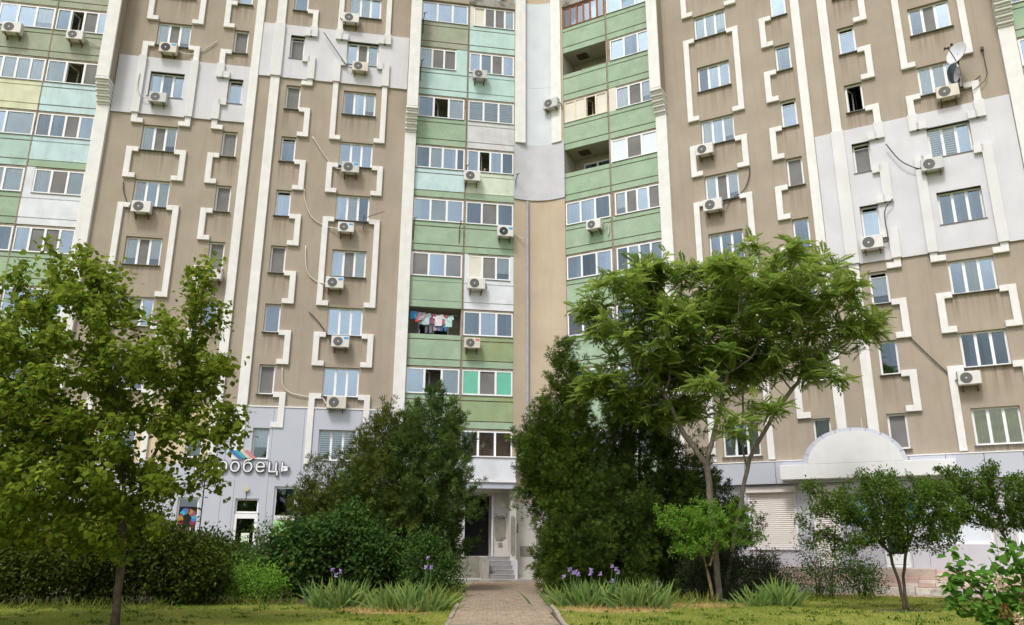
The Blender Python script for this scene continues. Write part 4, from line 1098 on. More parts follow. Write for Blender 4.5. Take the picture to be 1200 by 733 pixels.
# ------------------------------------------------------------------ satellite dishes, antenna, brackets
def dish(W, u, out, z, r, yaw, pitch, label, lnb=True, m='dish'):
    D = thing("satellite_dish", label, "satellite dish", W.m(u, 0, z), None)
    mw = W.m(u, out, z) @ Matrix.Rotation(yaw, 4, 'Z') @ Matrix.Rotation(pitch, 4, 'X')
    mb = MB(); n, k = 28, 5
    for s_ in (0, 1):
        for j in range(k + 1):
            rr = r * j / k
            for i in range(n):
                t = 2 * math.pi * i / n
                mb.v.append((rr * math.cos(t) * 0.92, -0.22 * (j / k) ** 2 * r + s_ * 0.02, rr * math.sin(t)))
    for s_ in (0, 1):
        o = s_ * (k + 1) * n
        for j in range(k):
            for i in range(n):
                q = (o + j * n + i, o + j * n + (i + 1) % n, o + (j + 1) * n + (i + 1) % n, o + (j + 1) * n + i)
                mb.f.append(q if s_ else q[::-1]); mb.mi.append(0)
    put("reflector", mb.mesh("reflector", M[m], True), D, mw)
    if lnb:
        mb = MB(); mb.tube([(0, 0.0, -r), (0, -0.75 * r, -0.35 * r), (0, -1.15 * r, -0.05 * r)], 0.018, 6)
        put("arm", mb.mesh("arm", M['dark_metal']), D, mw)
        mb = MB()
        for a in (-0.14, 0.0, 0.14): mb.tube([(a, -1.15 * r, -0.02 + abs(a) * 0.6), (a, -1.02 * r, 0.02 + abs(a) * 0.6)], [0.05, 0.035], 8)
        mb.tube([(-0.2, -1.13 * r, 0), (0.2, -1.13 * r, 0)], 0.015, 5)
        put("receiver_head", mb.mesh("receiver_head", M['dark_metal']), D, mw)
    mb = MB(); mb.tube([(0, 0.0, 0), (0, out, -0.12)], 0.03, 6); mb.tube([(0, 0.0, -0.3), (0, 0.06, 0.1)], 0.025, 6)
    put("mount", mb.mesh("mount", M['dark_metal']), D, W.m(u, out, z))
dish(WR, 20.28, 0.6, 20.1, 0.47, R(-38), R(-14), "large pale satellite dish over the window of the right hand column")
dish(WR, 20.2, 0.36, 19.35, 0.30, R(-66), R(-5), "small grey dish below the large satellite dish", False, 'patch_core')
mast = thing("antenna", "thin wall antenna rod right of the satellite dishes", "antenna", WR.m(21.2, 0, 19.0))
mb = MB(); mb.tube([(0, -0.1, 1.4), (0.02, -0.1, 0.3), (-0.1, -0.12, 0.0), (-0.55, -0.2, -0.35)], 0.015, 5); mb.box(-0.05, 0.05, -0.15, 0.0, 1.35, 1.48)
put("rod", mb.mesh("rod", M['dark_metal']), mast, WR.m(21.15, 0, 18.95))
an = thing("antenna", "small dark cross shaped antenna under a middle column window", "antenna", WL.m(-7.0, 0, 16.1))
mb = MB(); mb.tube([(0, -0.2, -0.35), (0, -0.2, 0.45)], 0.022, 5); mb.tube([(-0.32, -0.2, 0.0), (0.28, -0.2, 0.0)], 0.022, 5); mb.tube([(0.0, -0.2, 0.25), (0.95, -0.35, 0.62)], 0.014, 5); mb.tube([(0, 0, 0.1), (0, -0.2, 0.1)], 0.014, 5)
put("aerial", mb.mesh("aerial", M['dark_metal']), an, WL.m(-7.15, 0, 16.0))
for (W, u, z, lab) in ((WL, -4.80, 15.98, "rusty clothes line bracket at the left end of a green balcony"), (WL, -2.60, 15.95, "rusty clothes line bracket between the two green balconies"),
                       (WL, -4.78, 24.6, "dark clothes line bracket on the pale teal balcony beside the white pilaster"), (WL, -4.75, 27.4, "dark clothes line bracket on the topmost balcony beside the white pilaster"),
                       (WL, -2.36, 18.95, "dark clothes line bracket at the left end of the pale lime balcony"), (WL, 0.15, 18.7, "dark clothes line bracket at the right end of the pale lime balcony")):
    b_ = thing("line_bracket", lab, "bracket", W.m(u, 0, z), "clothes line brackets on the balconies")
    mb = MB(); mb.tube([(0, -0.02, -0.55), (0, -0.06, 0.2), (0.05, -0.35, 0.45)], 0.022, 5); mb.tube([(-0.03, -0.3, 0.42), (0.14, -0.38, 0.46)], 0.018, 5)
    put("bar", mb.mesh("bar", M['steel' if 'rusty' in lab else 'dark_metal']), b_, W.m(u, 0, z))

# ------------------------------------------------------------------ laundry on the open balcony
ln = thing("clothes_line", "clothes line strung across the open green balcony", "clothes line", WL.m(-3.6, -0.25, 11.95))
mb = MB(); mb.tube([(-1.2, 0, 0.04), (-0.6, 0, -0.03), (0, 0, -0.07), (0.6, 0, -0.1), (1.15, 0, -0.08)], 0.008, 4)
put("cord", mb.mesh("cord", M['hose']), ln, WL.m(-3.65, -0.25, 11.92))
def garment(u, top, outline, c, label, depth=0.0):
    r = random.Random(int(-u * 100)); mb = MB()
    mb.prism(outline, -0.012, 0.012)
    m_ = mat(label.replace(' ', '_')[:30], c, 0.9, 0.15, 8)
    for i, v in enumerate(mb.v): mb.v[i] = (v[0], v[1] + 0.03 * math.sin(v[2] * 9 + v[0] * 14 + u), v[2])
    tag(put("garment", mb.mesh("garment", m_), None, WL.m(u, -0.25 + depth, top)), label, "laundry", "laundry on the open balcony")
shirt = [(-.2, 0), (-.12, 0.0), (-.05, -.05), (.05, -.05), (.12, 0.0), (.2, 0), (.26, -.18), (.17, -.22), (.17, -.55), (.0, -.57), (-.17, -.55), (-.17, -.22), (-.26, -.18)]
short = [(-.16, 0), (.16, 0), (.19, -.36), (.03, -.38), (0, -.16), (-.03, -.38), (-.19, -.36)]
jeans = [(-.15, 0), (.15, 0), (.16, -.75), (.04, -.76), (0, -.22), (-.04, -.76), (-.16, -.75)]
cloth = [(-.13, 0), (.13, .01), (.14, -.45), (-.12, -.47)]
garment(-4.60, 11.95, short, (0.05, 0.30, 0.62), "bright blue shorts at the left end of the line")
garment(-4.42, 11.93, cloth, (0.66, 0.10, 0.06), "bright red cloth beside the blue shorts")
garment(-4.22, 11.90, short, (0.36, 0.33, 0.38), "grey mauve shorts right of the red cloth", 0.02)
garment(-4.04, 11.89, shirt, (0.42, 0.56, 0.58), "pale grey blue top with a round collar")
garment(-3.90, 11.70, jeans, (0.16, 0.15, 0.19), "dark grey trousers behind the pale blue top", -0.06)
garment(-3.72, 11.86, cloth, (0.30, 0.10, 0.17), "dark red towel left of the white shirt")
garment(-3.45, 11.86, shirt, (0.70, 0.68, 0.72), "white shirt in the middle of the line")
garment(-3.50, 11.45, short, (0.28, 0.24, 0.30), "dim grey shorts behind the white shirt", -0.06)
garment(-3.20, 11.82, jeans, (0.055, 0.13, 0.30), "dark blue jeans right of the white shirt", -0.03)
garment(-3.16, 11.83, cloth, (0.38, 0.12, 0.14), "narrow red striped cloth before the jeans", 0.02)
garment(-2.98, 11.83, shirt, (0.46, 0.68, 0.68), "pale mint shirt at the right end of the line")

# ------------------------------------------------------------------ someone at an open pane of the pale lime balcony
def person(mw):
    P = tag(put("person", None, None, mw), "person in an ochre top standing behind the open pane of the pale lime balcony", "person")
    V = [(0, 0, .95), (0, 0, 1.18), (0, .0, 1.38), (0, 0, 1.48), (0, -.01, 1.55), (0, -.02, 1.64), (0, -.01, 1.73),
         (-.19, 0, 1.42), (-.25, -.05, 1.18), (-.16, -.26, 1.10), (-.10, -.33, 1.10), (.19, 0, 1.42), (.25, -.05, 1.18), (.16, -.26, 1.10), (.10, -.33, 1.10),
         (-.1, 0, .85), (-.1, 0, .48), (-.1, .0, .06), (.1, 0, .85), (.1, 0, .48), (.1, .0, .06), (-.1, -.13, .03), (.1, -.13, .03)]
    E_ = [(0, 1), (1, 2), (2, 3), (3, 4), (4, 5), (5, 6), (2, 7), (7, 8), (8, 9), (9, 10), (2, 11), (11, 12), (12, 13), (13, 14), (0, 15), (15, 16), (16, 17), (17, 21), (0, 18), (18, 19), (19, 20), (20, 22)]
    Rd = [.15, .14, .14, .055, .06, .088, .07, .065, .048, .036, .03, .065, .048, .036, .03, .09, .06, .045, .09, .06, .045, .035, .035]
    me = bpy.data.meshes.new("body"); me.from_pydata(V, E_, []); o = bpy.data.objects.new("body_tmp", me); col.objects.link(o)
    sk = o.modifiers.new("s", 'SKIN')
    for i, v in enumerate(me.skin_vertices[0].data): v.radius = (Rd[i], Rd[i] * 0.85); v.use_root = (i == 0)
    o.modifiers.new("d", 'SUBSURF').levels = 2
    m2 = bpy.data.meshes.new_from_object(o.evaluated_get(bpy.context.evaluated_depsgraph_get()))
    bpy.data.objects.remove(o)
    m2.materials.clear(); m2.materials.append(M['skin']); m2.materials.append(M['shirt'])
    for f in m2.polygons:
        z, x_ = f.center.z, abs(f.center.x)
        f.material_index = 1 if (z < 1.45 and not (f.center.y < -.12 and z > 1.0)) else 0
        f.use_smooth = True
    put("body", m2, P, mw)
    mb = MB(); n = 14
    for j in range(6):
        a = math.pi * 0.62 * j / 5
        for i in range(n):
            t = 2 * math.pi * i / n
            mb.v.append((0.105 * math.sin(a) * math.cos(t), 0.02 + 0.115 * math.sin(a) * math.sin(t), 1.655 + 0.125 * math.cos(a)))
    for j in range(5):
        for i in range(n):
            if j >= 2 and math.sin(2 * math.pi * (i + .5) / n) < -0.35: continue
            mb.f.append((j * n + i, (j + 1) * n + i, (j + 1) * n + (i + 1) % n, j * n + (i + 1) % n)); mb.mi.append(0)
    put("hair", mb.mesh("hair", M['hair'], True), P, mw)
    mb = MB()
    for s_ in (-1, 1): mb.ring(s_ * 0.035, 1.66, -0.107, 0, 0.012, 8, 0.01)
    put("eyes", mb.mesh("eyes", M['hair']), P, mw)
    mb = MB(); mb.tube([(0, -.09, 1.665), (0, -.122, 1.625), (0, -.10, 1.618)], [.01, .017, .012], 6); put("nose", mb.mesh("nose", M['skin'], True), P, mw)
    mb = MB(); mb.tube([(-.028, -.093, 1.588), (0, -.102, 1.585), (.028, -.093, 1.588)], .008, 5); put("mouth", mb.mesh("mouth", M['sticker_red'], True), P, mw)
    mb = MB()
    for s_ in (-1, 1): mb.tube([(s_ * .088, 0, 1.67), (s_ * .098, .01, 1.65), (s_ * .088, 0, 1.61)], .014, 5)
    put("ears", mb.mesh("ears", M['skin'], True), P, mw)
    for s_ in (-1, 1):
        mb = MB()
        for i in range(4):
            x_ = s_ * (.10 - .018 * (i - 1.5) ) ; mb.tube([(x_, -.33, 1.10), (x_ * .95, -.375, 1.10 + .004 * i), (x_ * .9, -.40 - .006 * (i % 2), 1.085)], [.010, .009, .007], 5)
        mb.tube([(s_ * .075, -.32, 1.105), (s_ * .05, -.35, 1.115)], [.011, .008], 5)
        put("hand", mb.mesh("hand", M['skin'], True), P, mw)
person(WL.m(-1.36, -0.40, 18.03) @ Matrix.Scale(0.94, 4))

# ------------------------------------------------------------------ foliage tools
def leaf_mesh(name, P, D, N, S, tv, tf, tint, m):
    """many copies of a small leaf template joined into one mesh; P position, D axis, N upper side, S size"""
    P, D, N = (np.asarray(a, float) for a in (P, D, N))
    D = D / (np.linalg.norm(D, axis=1, keepdims=True) + 1e-9)
    B = np.cross(N, D); B /= (np.linalg.norm(B, axis=1, keepdims=True) + 1e-9)
    N = np.cross(D, B)
    tv = np.asarray(tv, float); tf = np.asarray(tf, np.int32)
    n, k = len(P), len(tv)
    V = (P[:, None, :] + S[:, None, None] * (tv[None, :, 0:1] * D[:, None, :] + tv[None, :, 1:2] * B[:, None, :] + tv[None, :, 2:3] * N[:, None, :])).reshape(-1, 3)
    F = (tf[None] + (np.arange(n, dtype=np.int32) * k)[:, None, None]).reshape(-1)
    nf = n * len(tf); fs = tf.shape[1]
    me = bpy.data.meshes.new(name)
    me.vertices.add(len(V)); me.vertices.foreach_set("co", V.astype(np.float32).ravel())
    me.loops.add(nf * fs); me.loops.foreach_set("vertex_index", F)
    me.polygons.add(nf); me.polygons.foreach_set("loop_start", np.arange(0, nf * fs, fs, dtype=np.int32))
    at = me.attributes.new("tint", 'FLOAT', 'POINT'); at.data.foreach_set("value", np.repeat(tint, k).astype(np.float32))
    me.materials.append(m)
    me.update(calc_edges=True)
    return me

# templates: x along the leaf, y across, z up; triangles
HEART = ([(0, 0, 0), (.18, .42, .06), (.55, .40, .05), (1, 0, -.10), (.55, -.40, .05), (.18, -.42, .06), (.5, 0, -.03)],
         [(0, 6, 1), (1, 6, 2), (2, 6, 3), (3, 6, 4), (4, 6, 5), (5, 6, 0)])
OVAL = ([(0, 0, 0), (.45, .26, .05), (1, 0, -.06), (.45, -.26, .05)], [(0, 2, 1), (0, 3, 2)])
SPRIG = ([(0, 0, 0), (.45, .10, .02), (1, .0, 0), (.45, -.10, .02), (.15, .05, 0), (.50, .42, .05), (.80, .52, .02), (.42, .20, 0),
          (.15, -.05, 0), (.50, -.42, .05), (.80, -.52, .02), (.42, -.20, 0)],
         [(0, 2, 1), (0, 3, 2), (4, 6, 5), (4, 7, 6), (8, 9, 10), (8, 10, 11)])
BRACT = ([(0, 0, 0), (.5, .09, -.03), (1, 0, -.18), (.5, -.09, -.03)], [(0, 2, 1), (0, 3, 2)])
BLADE = ([(0, .035, 0), (0, -.035, 0), (.6, .02, .05), (.6, -.02, .05), (1, 0, -.02)], [(0, 1, 3), (0, 3, 2), (2, 3, 4)])
def pinnate():
    v, f = [], []
    for i in range(7):
        x = 0.16 + 0.115 * i
        L_ = 0.34 * (1 - 0.35 * abs(i - 3) / 3.5)
        for s in (-1, 1):
            b = len(v); dx = 0.55 * L_; dy = s * 0.83 * L_; dr = -0.10 - 0.15 * x
            base = -0.30 * x * x
            v += [(x, 0, base), (x + dx * .45 - .07, dy * .45, base + dr * .12), (x + dx, dy, base + dr * .45), (x + dx * .45 + .07, dy * .45 - s * .03, base + dr * .12)]
            f += [(b, b + 2, b + 1), (b, b + 3, b + 2)]
    b = len(v)
    v += [(0.95, 0, -.27), (1.05, .06, -.32), (1.2, 0, -.42), (1.05, -.06, -.32)]
    f += [(b, b + 2, b + 1), (b, b + 3, b + 2)]
    b = len(v); v += [(0, .008, 0), (0, -.008, 0), (.95, 0, -.27)]; f += [(b, b + 1, b + 2)]
    return v, f
PINN = pinnate()

def unit(n):
    v = rng.normal(size=(n, 3)); return v / np.linalg.norm(v, axis=1, keepdims=True)
def in_ellipsoids(E, n, shell=0.0):
    """points spread through a union of ellipsoids (x,y,z,rx,ry,rz), weight by volume"""
    E = np.asarray(E, float); vol = (E[:, 3] * E[:, 4] * E[:, 5]) ** 0.85
    idx = rng.choice(len(E), n, p=vol / vol.sum())
    r = rng.uniform(shell, 1, n) ** (1 / 2.4)
    return E[idx, :3] + unit(n) * r[:, None] * E[idx, 3:6]

def colonise(stems, att, step=0.28, infl=3.0, kill=0.5, iters=90, up=0.05, jit=0.12):
    """space colonisation: branches grow from the stems towards attraction points"""
    nodes, par = [], []
    for s in stems:
        first = None
        for i, (p, pa) in enumerate(s): nodes.append(np.array(p, float)); par.append(pa)
    nodes = list(nodes)
    A = np.asarray(att, float).copy()
    X = np.array(nodes)
    d = np.linalg.norm(A[:, None] - X[None], axis=2); near = d.argmin(1); dist = d.min(1)
    for it in range(iters):
        ok = dist < infl
        if not ok.any(): infl *= 1.3; continue
        new, newp = [], []
        for nd in np.unique(near[ok]):
            sel = ok & (near == nd)
            v = A[sel] - nodes[nd]; v = (v / (np.linalg.norm(v, axis=1, keepdims=True) + 1e-9)).sum(0)
            v += rng.normal(size=3) * jit * np.linalg.norm(v) + np.array([0, 0, up])
            v /= np.linalg.norm(v) + 1e-9
            q = nodes[nd] + v * step
            new.append(q); newp.append(nd)
        b = len(nodes); nodes += new; par += newp
        Nn = np.array(new)
        d = np.linalg.norm(A[:, None] - Nn[None], axis=2); m_ = d.min(1); am = d.argmin(1)
        better = m_ < dist
        near[better] = am[better] + b; dist[better] = m_[better]
        keep = dist > kill
        A, near, dist = A[keep], near[keep], dist[keep]
        if len(A) == 0: break
    return np.array(nodes), np.array(par)

def radii(nodes, par, r_tip=0.008, e=2.3, r_max=None):
    n = len(nodes); acc = np.zeros(n); kids = [[] for _ in range(n)]
    for i in range(n - 1, -1, -1):
        if acc[i] == 0: acc[i] = r_tip ** e
        if par[i] >= 0: acc[par[i]] += acc[i]; kids[par[i]].append(i)
    r = acc ** (1 / e)
    if r_max: r = r * min(1.0, r_max / r.max()) if r.max() > r_max else r
    return r, kids

def branch_mesh(name, nodes, par, r, kids, m, sides=6, flare=1.25, rmin=0.0):
    mb = MB()
    roots = [i for i in range(len(nodes)) if par[i] < 0]
    stack = [(i, None) for i in roots]
    while stack:
        i, prev = stack.pop()
        chain = [i] if prev is None else [prev, i]
        rr = [r[i] * flare] if prev is None else [min(r[prev], r[i] * 1.15), r[i]]
        while kids[chain[-1]]:
            ks = sorted(kids[chain[-1]], key=lambda q: -r[q])
            for q in ks[1:]:
                if r[q] >= rmin: stack.append((q, chain[-1]))
            if r[ks[0]] < rmin: break
            chain.append(ks[0]); rr.append(r[ks[0]])
        if len(chain) > 1: mb.tube([nodes[c] for c in chain], rr, sides if rr[0] > 0.03 else 4, caps=True)
    return mb.mesh(name, m, True)

def tree(name, label, base, stems, E, n_att, bark, leafm, tmpl, n_leaf, size, group=None, cat="tree", r_tip=0.008, step=0.28, kill=0.5, infl=3.0, twig=0.03, droop=0.25,
         spread=0.12, zflat=1.0, rosette=False, r_max=None, tint=(0, 1), per_tip=False, up=0.05, normal_up=0.8, iters=90, att_shell=0.0, outward=None, extra=None):
    t = thing(name, label, cat, T(*base), group)
    nodes, par = colonise(stems, in_ellipsoids(E, n_att, att_shell), step, infl, kill, iters, up)
    r, kids = radii(nodes, par, r_tip, 2.3, r_max)
    put("trunk", branch_mesh("trunk", nodes, par, r, kids, bark), t)
    tips = np.array([i for i in range(len(nodes)) if par[i] >= 0 and (r[i] < twig if not per_tip else (not kids[i] or r[i] < r_tip * 1.45))])
    idx = rng.choice(tips, n_leaf)
    a = nodes[par[idx]]; b = nodes[idx]
    f = rng.uniform(0.0, 1.15, n_leaf)[:, None]
    P = a + (b - a) * f + rng.normal(size=(n_leaf, 3)) * spread
    bd = (b - a) / (np.linalg.norm(b - a, axis=1, keepdims=True) + 1e-9)
    D = bd * 0.6 + unit(n_leaf) * 0.9 + np.array([0, 0, -droop])
    if outward is not None: D += (P - np.array(outward)) / (np.linalg.norm(P - np.array(outward), axis=1, keepdims=True)) * 0.6
    D[:, 2] *= zflat
    if rosette:
        tips = np.array([i for i in range(len(nodes)) if par[i] >= 0 and not kids[i]])
        per = max(6, n_leaf // len(tips)); idx = np.repeat(tips, per); n_leaf = len(idx)
        k_ = np.tile(np.arange(per), len(tips)); az = k_ * 2.4 + np.repeat(rng.uniform(0, 6.28, len(tips)), per)
        el = np.radians(38 - 62 * (k_ / per) + rng.normal(0, 18, n_leaf))
        P = nodes[idx] - (nodes[idx] - nodes[par[idx]]) * (k_ / per * 1.3)[:, None] + rng.normal(size=(n_leaf, 3)) * 0.07
        D = np.stack([np.cos(az) * np.cos(el), np.sin(az) * np.cos(el), np.sin(el)], 1)
    N = unit(n_leaf) * (1 - normal_up) + np.array([0, 0, normal_up]) + rng.normal(size=(n_leaf, 3)) * 0.25
    S = size * rng.uniform(0.65, 1.2, n_leaf)
    tn = np.clip(rng.normal(0.45, 0.22, n_leaf) , tint[0], tint[1])
    c = put("crown", leaf_mesh("crown", P, D, N, S, *tmpl, tn, leafm), t); c["kind"] = "stuff"
    if extra: extra(t, P, D)
    return t

def chain(*pts, seg=0.3, start=0, parent=-1):
    """polyline as a list of (point, parent index) for colonise"""
    out = []; i = start; last = parent
    pts = [np.array(p, float) for p in pts]
    first = True
    for a, b in zip(pts, pts[1:]):
        n = max(1, int(np.linalg.norm(b - a) / seg))
        for k in range(n + 1):
            if k == 0 and not (first and parent < 0): continue
            q = a + (b - a) * k / n + (rng.normal(size=3) * 0.012 if k not in (0, n) else 0)
            out.append((q, last)); last = i; i += 1
        first = False
    return out

LM = {
 'linden': leafmat('linden_leaf', (0.076, 0.138, 0.014), (0.225, 0.265, 0.032), 0.54),
 'bract': leafmat('linden_bract', (0.27, 0.26, 0.045), (0.38, 0.33, 0.07), 0.4),
 'feather': leafmat('feathery_leaf', (0.105, 0.185, 0.030), (0.265, 0.325, 0.062), 0.55),
 'juniper': leafmat('juniper_leaf', (0.020, 0.045, 0.008), (0.072, 0.108, 0.019), 0.15),
 'juniper_blue': leafmat('juniper_blue_leaf', (0.028, 0.062, 0.014), (0.100, 0.150, 0.034), 0.16),
 'juniper_olive': leafmat('juniper_olive_leaf', (0.046, 0.070, 0.012), (0.130, 0.148, 0.026), 0.16),
 'thuja': leafmat('thuja_leaf', (0.026, 0.056, 0.008), (0.095, 0.140, 0.018), 0.16),
 'hedge': leafmat('hedge_leaf', (0.022, 0.044, 0.006), (0.085, 0.108, 0.016), 0.2),
 'shrub': leafmat('shrub_leaf', (0.030, 0.072, 0.016), (0.090, 0.155, 0.034), 0.28),
 'dark': leafmat('dark_small_leaf', (0.028, 0.045, 0.022), (0.085, 0.105, 0.050), 0.15),
 'fresh': leafmat('fresh_leaf', (0.110, 0.240, 0.028), (0.24, 0.38, 0.055), 0.48),
 'plum': leafmat('plum_leaf', (0.036, 0.085, 0.012), (0.135, 0.205, 0.034), 0.35),
 'lilac': leafmat('lilac_leaf', (0.060, 0.155, 0.020), (0.115, 0.235, 0.035), 0.32, 0.4),
 'iris': leafmat('iris_leaf', (0.095, 0.170, 0.055), (0.20, 0.27, 0.065), 0.3),
 'weed': leafmat('weed_grass', (0.085, 0.135, 0.018), (0.28, 0.275, 0.07), 0.3),
 'lawn': leafmat('lawn_grass', (0.18, 0.25, 0.036), (0.45, 0.44, 0.11), 0.35),
 'rust': leafmat('withered_flower', (0.10, 0.035, 0.018), (0.19, 0.075, 0.03), 0.2),
 'straw': leafmat('straw', (0.36, 0.25, 0.09), (0.55, 0.40, 0.18), 0.2),
 'rose': leafmat('rose_petal', (0.45, 0.05, 0.20), (0.62, 0.25, 0.32), 0.3),
 'pale': leafmat('pale_flower', (0.60, 0.42, 0.30), (0.70, 0.62, 0.50), 0.3),
 'yellow': leafmat('yellow_flower', (0.62, 0.36, 0.03), (0.68, 0.46, 0.06), 0.3),
 'purple': leafmat('iris_petal', (0.28, 0.16, 0.50), (0.58, 0.46, 0.72), 0.35)}

# ------------------------------------------------------------------ linden at the left
LX, LY = -7.02, 15.05
def bracts(t, P, D):
    sel = rng.choice(len(P), 8200)
    Q = P[sel] + rng.normal(size=(8200, 3)) * 0.04
    Dn = unit(8200) * 0.8 + np.array([0, 0, -0.5])
    c = put("bract", leaf_mesh("bracts", Q, Dn, unit(8200), 0.11 * rng.uniform(.7, 1.2, 8200), *BRACT, rng.uniform(0, 1, 8200), LM['bract']), t); c["kind"] = "stuff"
stem = chain((LX, LY, -0.02), (LX - .04, LY, 1.3), (LX - .22, LY + .05, 2.6), (LX - .55, LY, 4.0), (LX - 1.0, LY + .1, 5.2))
k1 = len(stem)
s2 = chain((LX - .10, LY + .02, 1.75), (LX + .35, LY, 3.2), (LX + .75, LY + .1, 5.0), start=k1, parent=6)
s3 = chain((LX - .2, LY, 2.2), (LX - 1.2, LY - .2, 3.4), (LX - 2.3, LY, 5.0), start=k1 + len(s2), parent=7)
tree("linden_tree", "broad leaved linden with yellow bracts filling the left edge of the lawn", (LX, LY, 0), [stem, s2, s3],
     [(-8.2, 15, 4.5, 2.5, 2.2, 2.0), (-9.15, 15.0, 6.4, .95, 1.0, 1.25), (-8.1, 14.9, 6.2, .8, 1, .9), (-6.15, 14.9, 6.25, .62, .8, 1.0), (-6.4, 15, 4.9, 1.1, 1.3, 1.0), (-5.65, 14.8, 3.55, 1.05, 1.0, .62),
      (-5.6, 14.9, 4.7, .6, .7, .4), (-10.8, 15.2, 5.0, 1.9, 1.9, 1.6), (-10.2, 15, 3.3, 2.2, 2.0, 1.1), (-7.6, 14.7, 2.55, 1.9, 1.8, .75), (-9.3, 14.8, 2.1, 2.2, 1.6, .7), (-8.3, 14.7, 1.85, 2.2, 1.4, .5), (-8.3, 14.6, 1.85, 2.2, 1.4, .5), (-10.4, 14.8, 2.0, 1.8, 1.4, .7), (-5.9, 14.8, 2.6, .9, .9, .4)] + [(-5.5, 14.7, 3.45, .6, .5, .3), (-5.0, 14.7, 3.55, .4, .4, .15), (-5.5, 14.7, 2.75, .5, .5, .3)] * 3,
     2200, M['bark'], LM['linden'], HEART, 36000, 0.116, r_tip=0.006, step=0.22, kill=0.36, twig=0.028, droop=0.55, spread=0.11, r_max=0.10, extra=bracts)

# ------------------------------------------------------------------ feathery leaved tree at the right with two stems
CL = [(3.11,22.86,9.07,0.75),(2.42,23.96,8.58,0.58),(4.38,23.33,9.71,0.72),(5.91,24.17,9.81,0.80),(7.81,24.25,10.94,0.53),(6.46,22.24,9.28,0.73),(8.21,22.05,9.76,0.68),(10.43,25.01,10.58,0.60),(10.00,22.93,9.00,0.76),(7.73,22.84,8.68,0.95),(7.17,25.58,8.94,0.90),(4.78,23.69,8.38,0.78),(3.76,25.01,8.03,0.71),(10.99,23.71,8.00,0.68),(11.62,24.30,7.74,0.48),(9.53,22.54,6.27,0.40),(9.49,24.29,8.15,0.75),(4.98,25.12,6.92,0.94),(2.88,23.88,6.25,0.74),(3.76,24.67,5.73,0.70),(2.41,24.42,6.08,0.43),(5.60,22.23,5.93,0.49),(7.63,24.73,6.99,0.92),(9.17,24.13,6.87,0.80),(7.52,23.08,5.35,0.51),(6.20,22.11,4.58,0.53),(5.46,25.12,5.67,0.66),(10.51,23.70,7.32,0.47),(8.89,24.59,9.38,0.81)]
a_ = chain((5.95, 24, -0.02), (5.92, 24, 2.0), (5.84, 24, 3.85))
n0 = len(a_)
b_ = chain((5.84, 24, 3.85), (5.2, 23.9, 4.7), (4.6, 23.8, 6.0), start=n0, parent=n0 - 1)
c_ = chain((5.84, 24, 3.85), (6.3, 24.1, 5.2), (6.6, 23.8, 6.6), start=n0 + len(b_), parent=n0 - 1)
d_ = chain((6.25, 24.7, -0.02), (6.9, 24.8, 2.4), (7.35, 24.7, 4.1), (8.1, 24.4, 5.4), (8.9, 24.2, 6.4), start=n0 + len(b_) + len(c_))
q0 = n0 + len(b_) + len(c_)
e_ = chain(d_[12][0], (7.2, 24.9, 4.6), (7.4, 25.1, 6.0), start=q0 + len(d_), parent=q0 + 12)
tree("feathery_tree", "two stemmed tree with feathery leaves in front of the right wing", (5.95, 24, 0), [a_, b_, c_, d_, e_],
     [(x, y_, z, r_q * 1.05, r_q * 1.2, r_q * 0.66) for x, y_, z, r_q in CL] + [(x, y_, z, r_q, r_q * 1.1, r_q * .66) for x, y_, z, r_q in CL if z < 7.2] * 2 + [(4.4, 23.8, 7.9, 2.2, 1.6, 1.5), (8.3, 24.0, 8.5, 2.9, 1.7, 1.7), (6.3, 24, 7.2, 2.8, 1.5, 1.0), (3.6, 24.3, 6.2, 1.4, 1.0, .6), (5.2, 24.2, 5.7, 1.2, .9, .55), (4.4, 24.4, 5.2, .9, .7, .4)], 2500, M['bark_grey'], LM['feather'], PINN, 9600, 0.46, r_tip=0.007, step=0.21, kill=0.235,
     infl=6.0, twig=0.03, droop=0.1, spread=0.20, rosette=True, r_max=0.135, per_tip=True, up=0.35, normal_up=0.9, outward=(6.6, 24, 6.0))

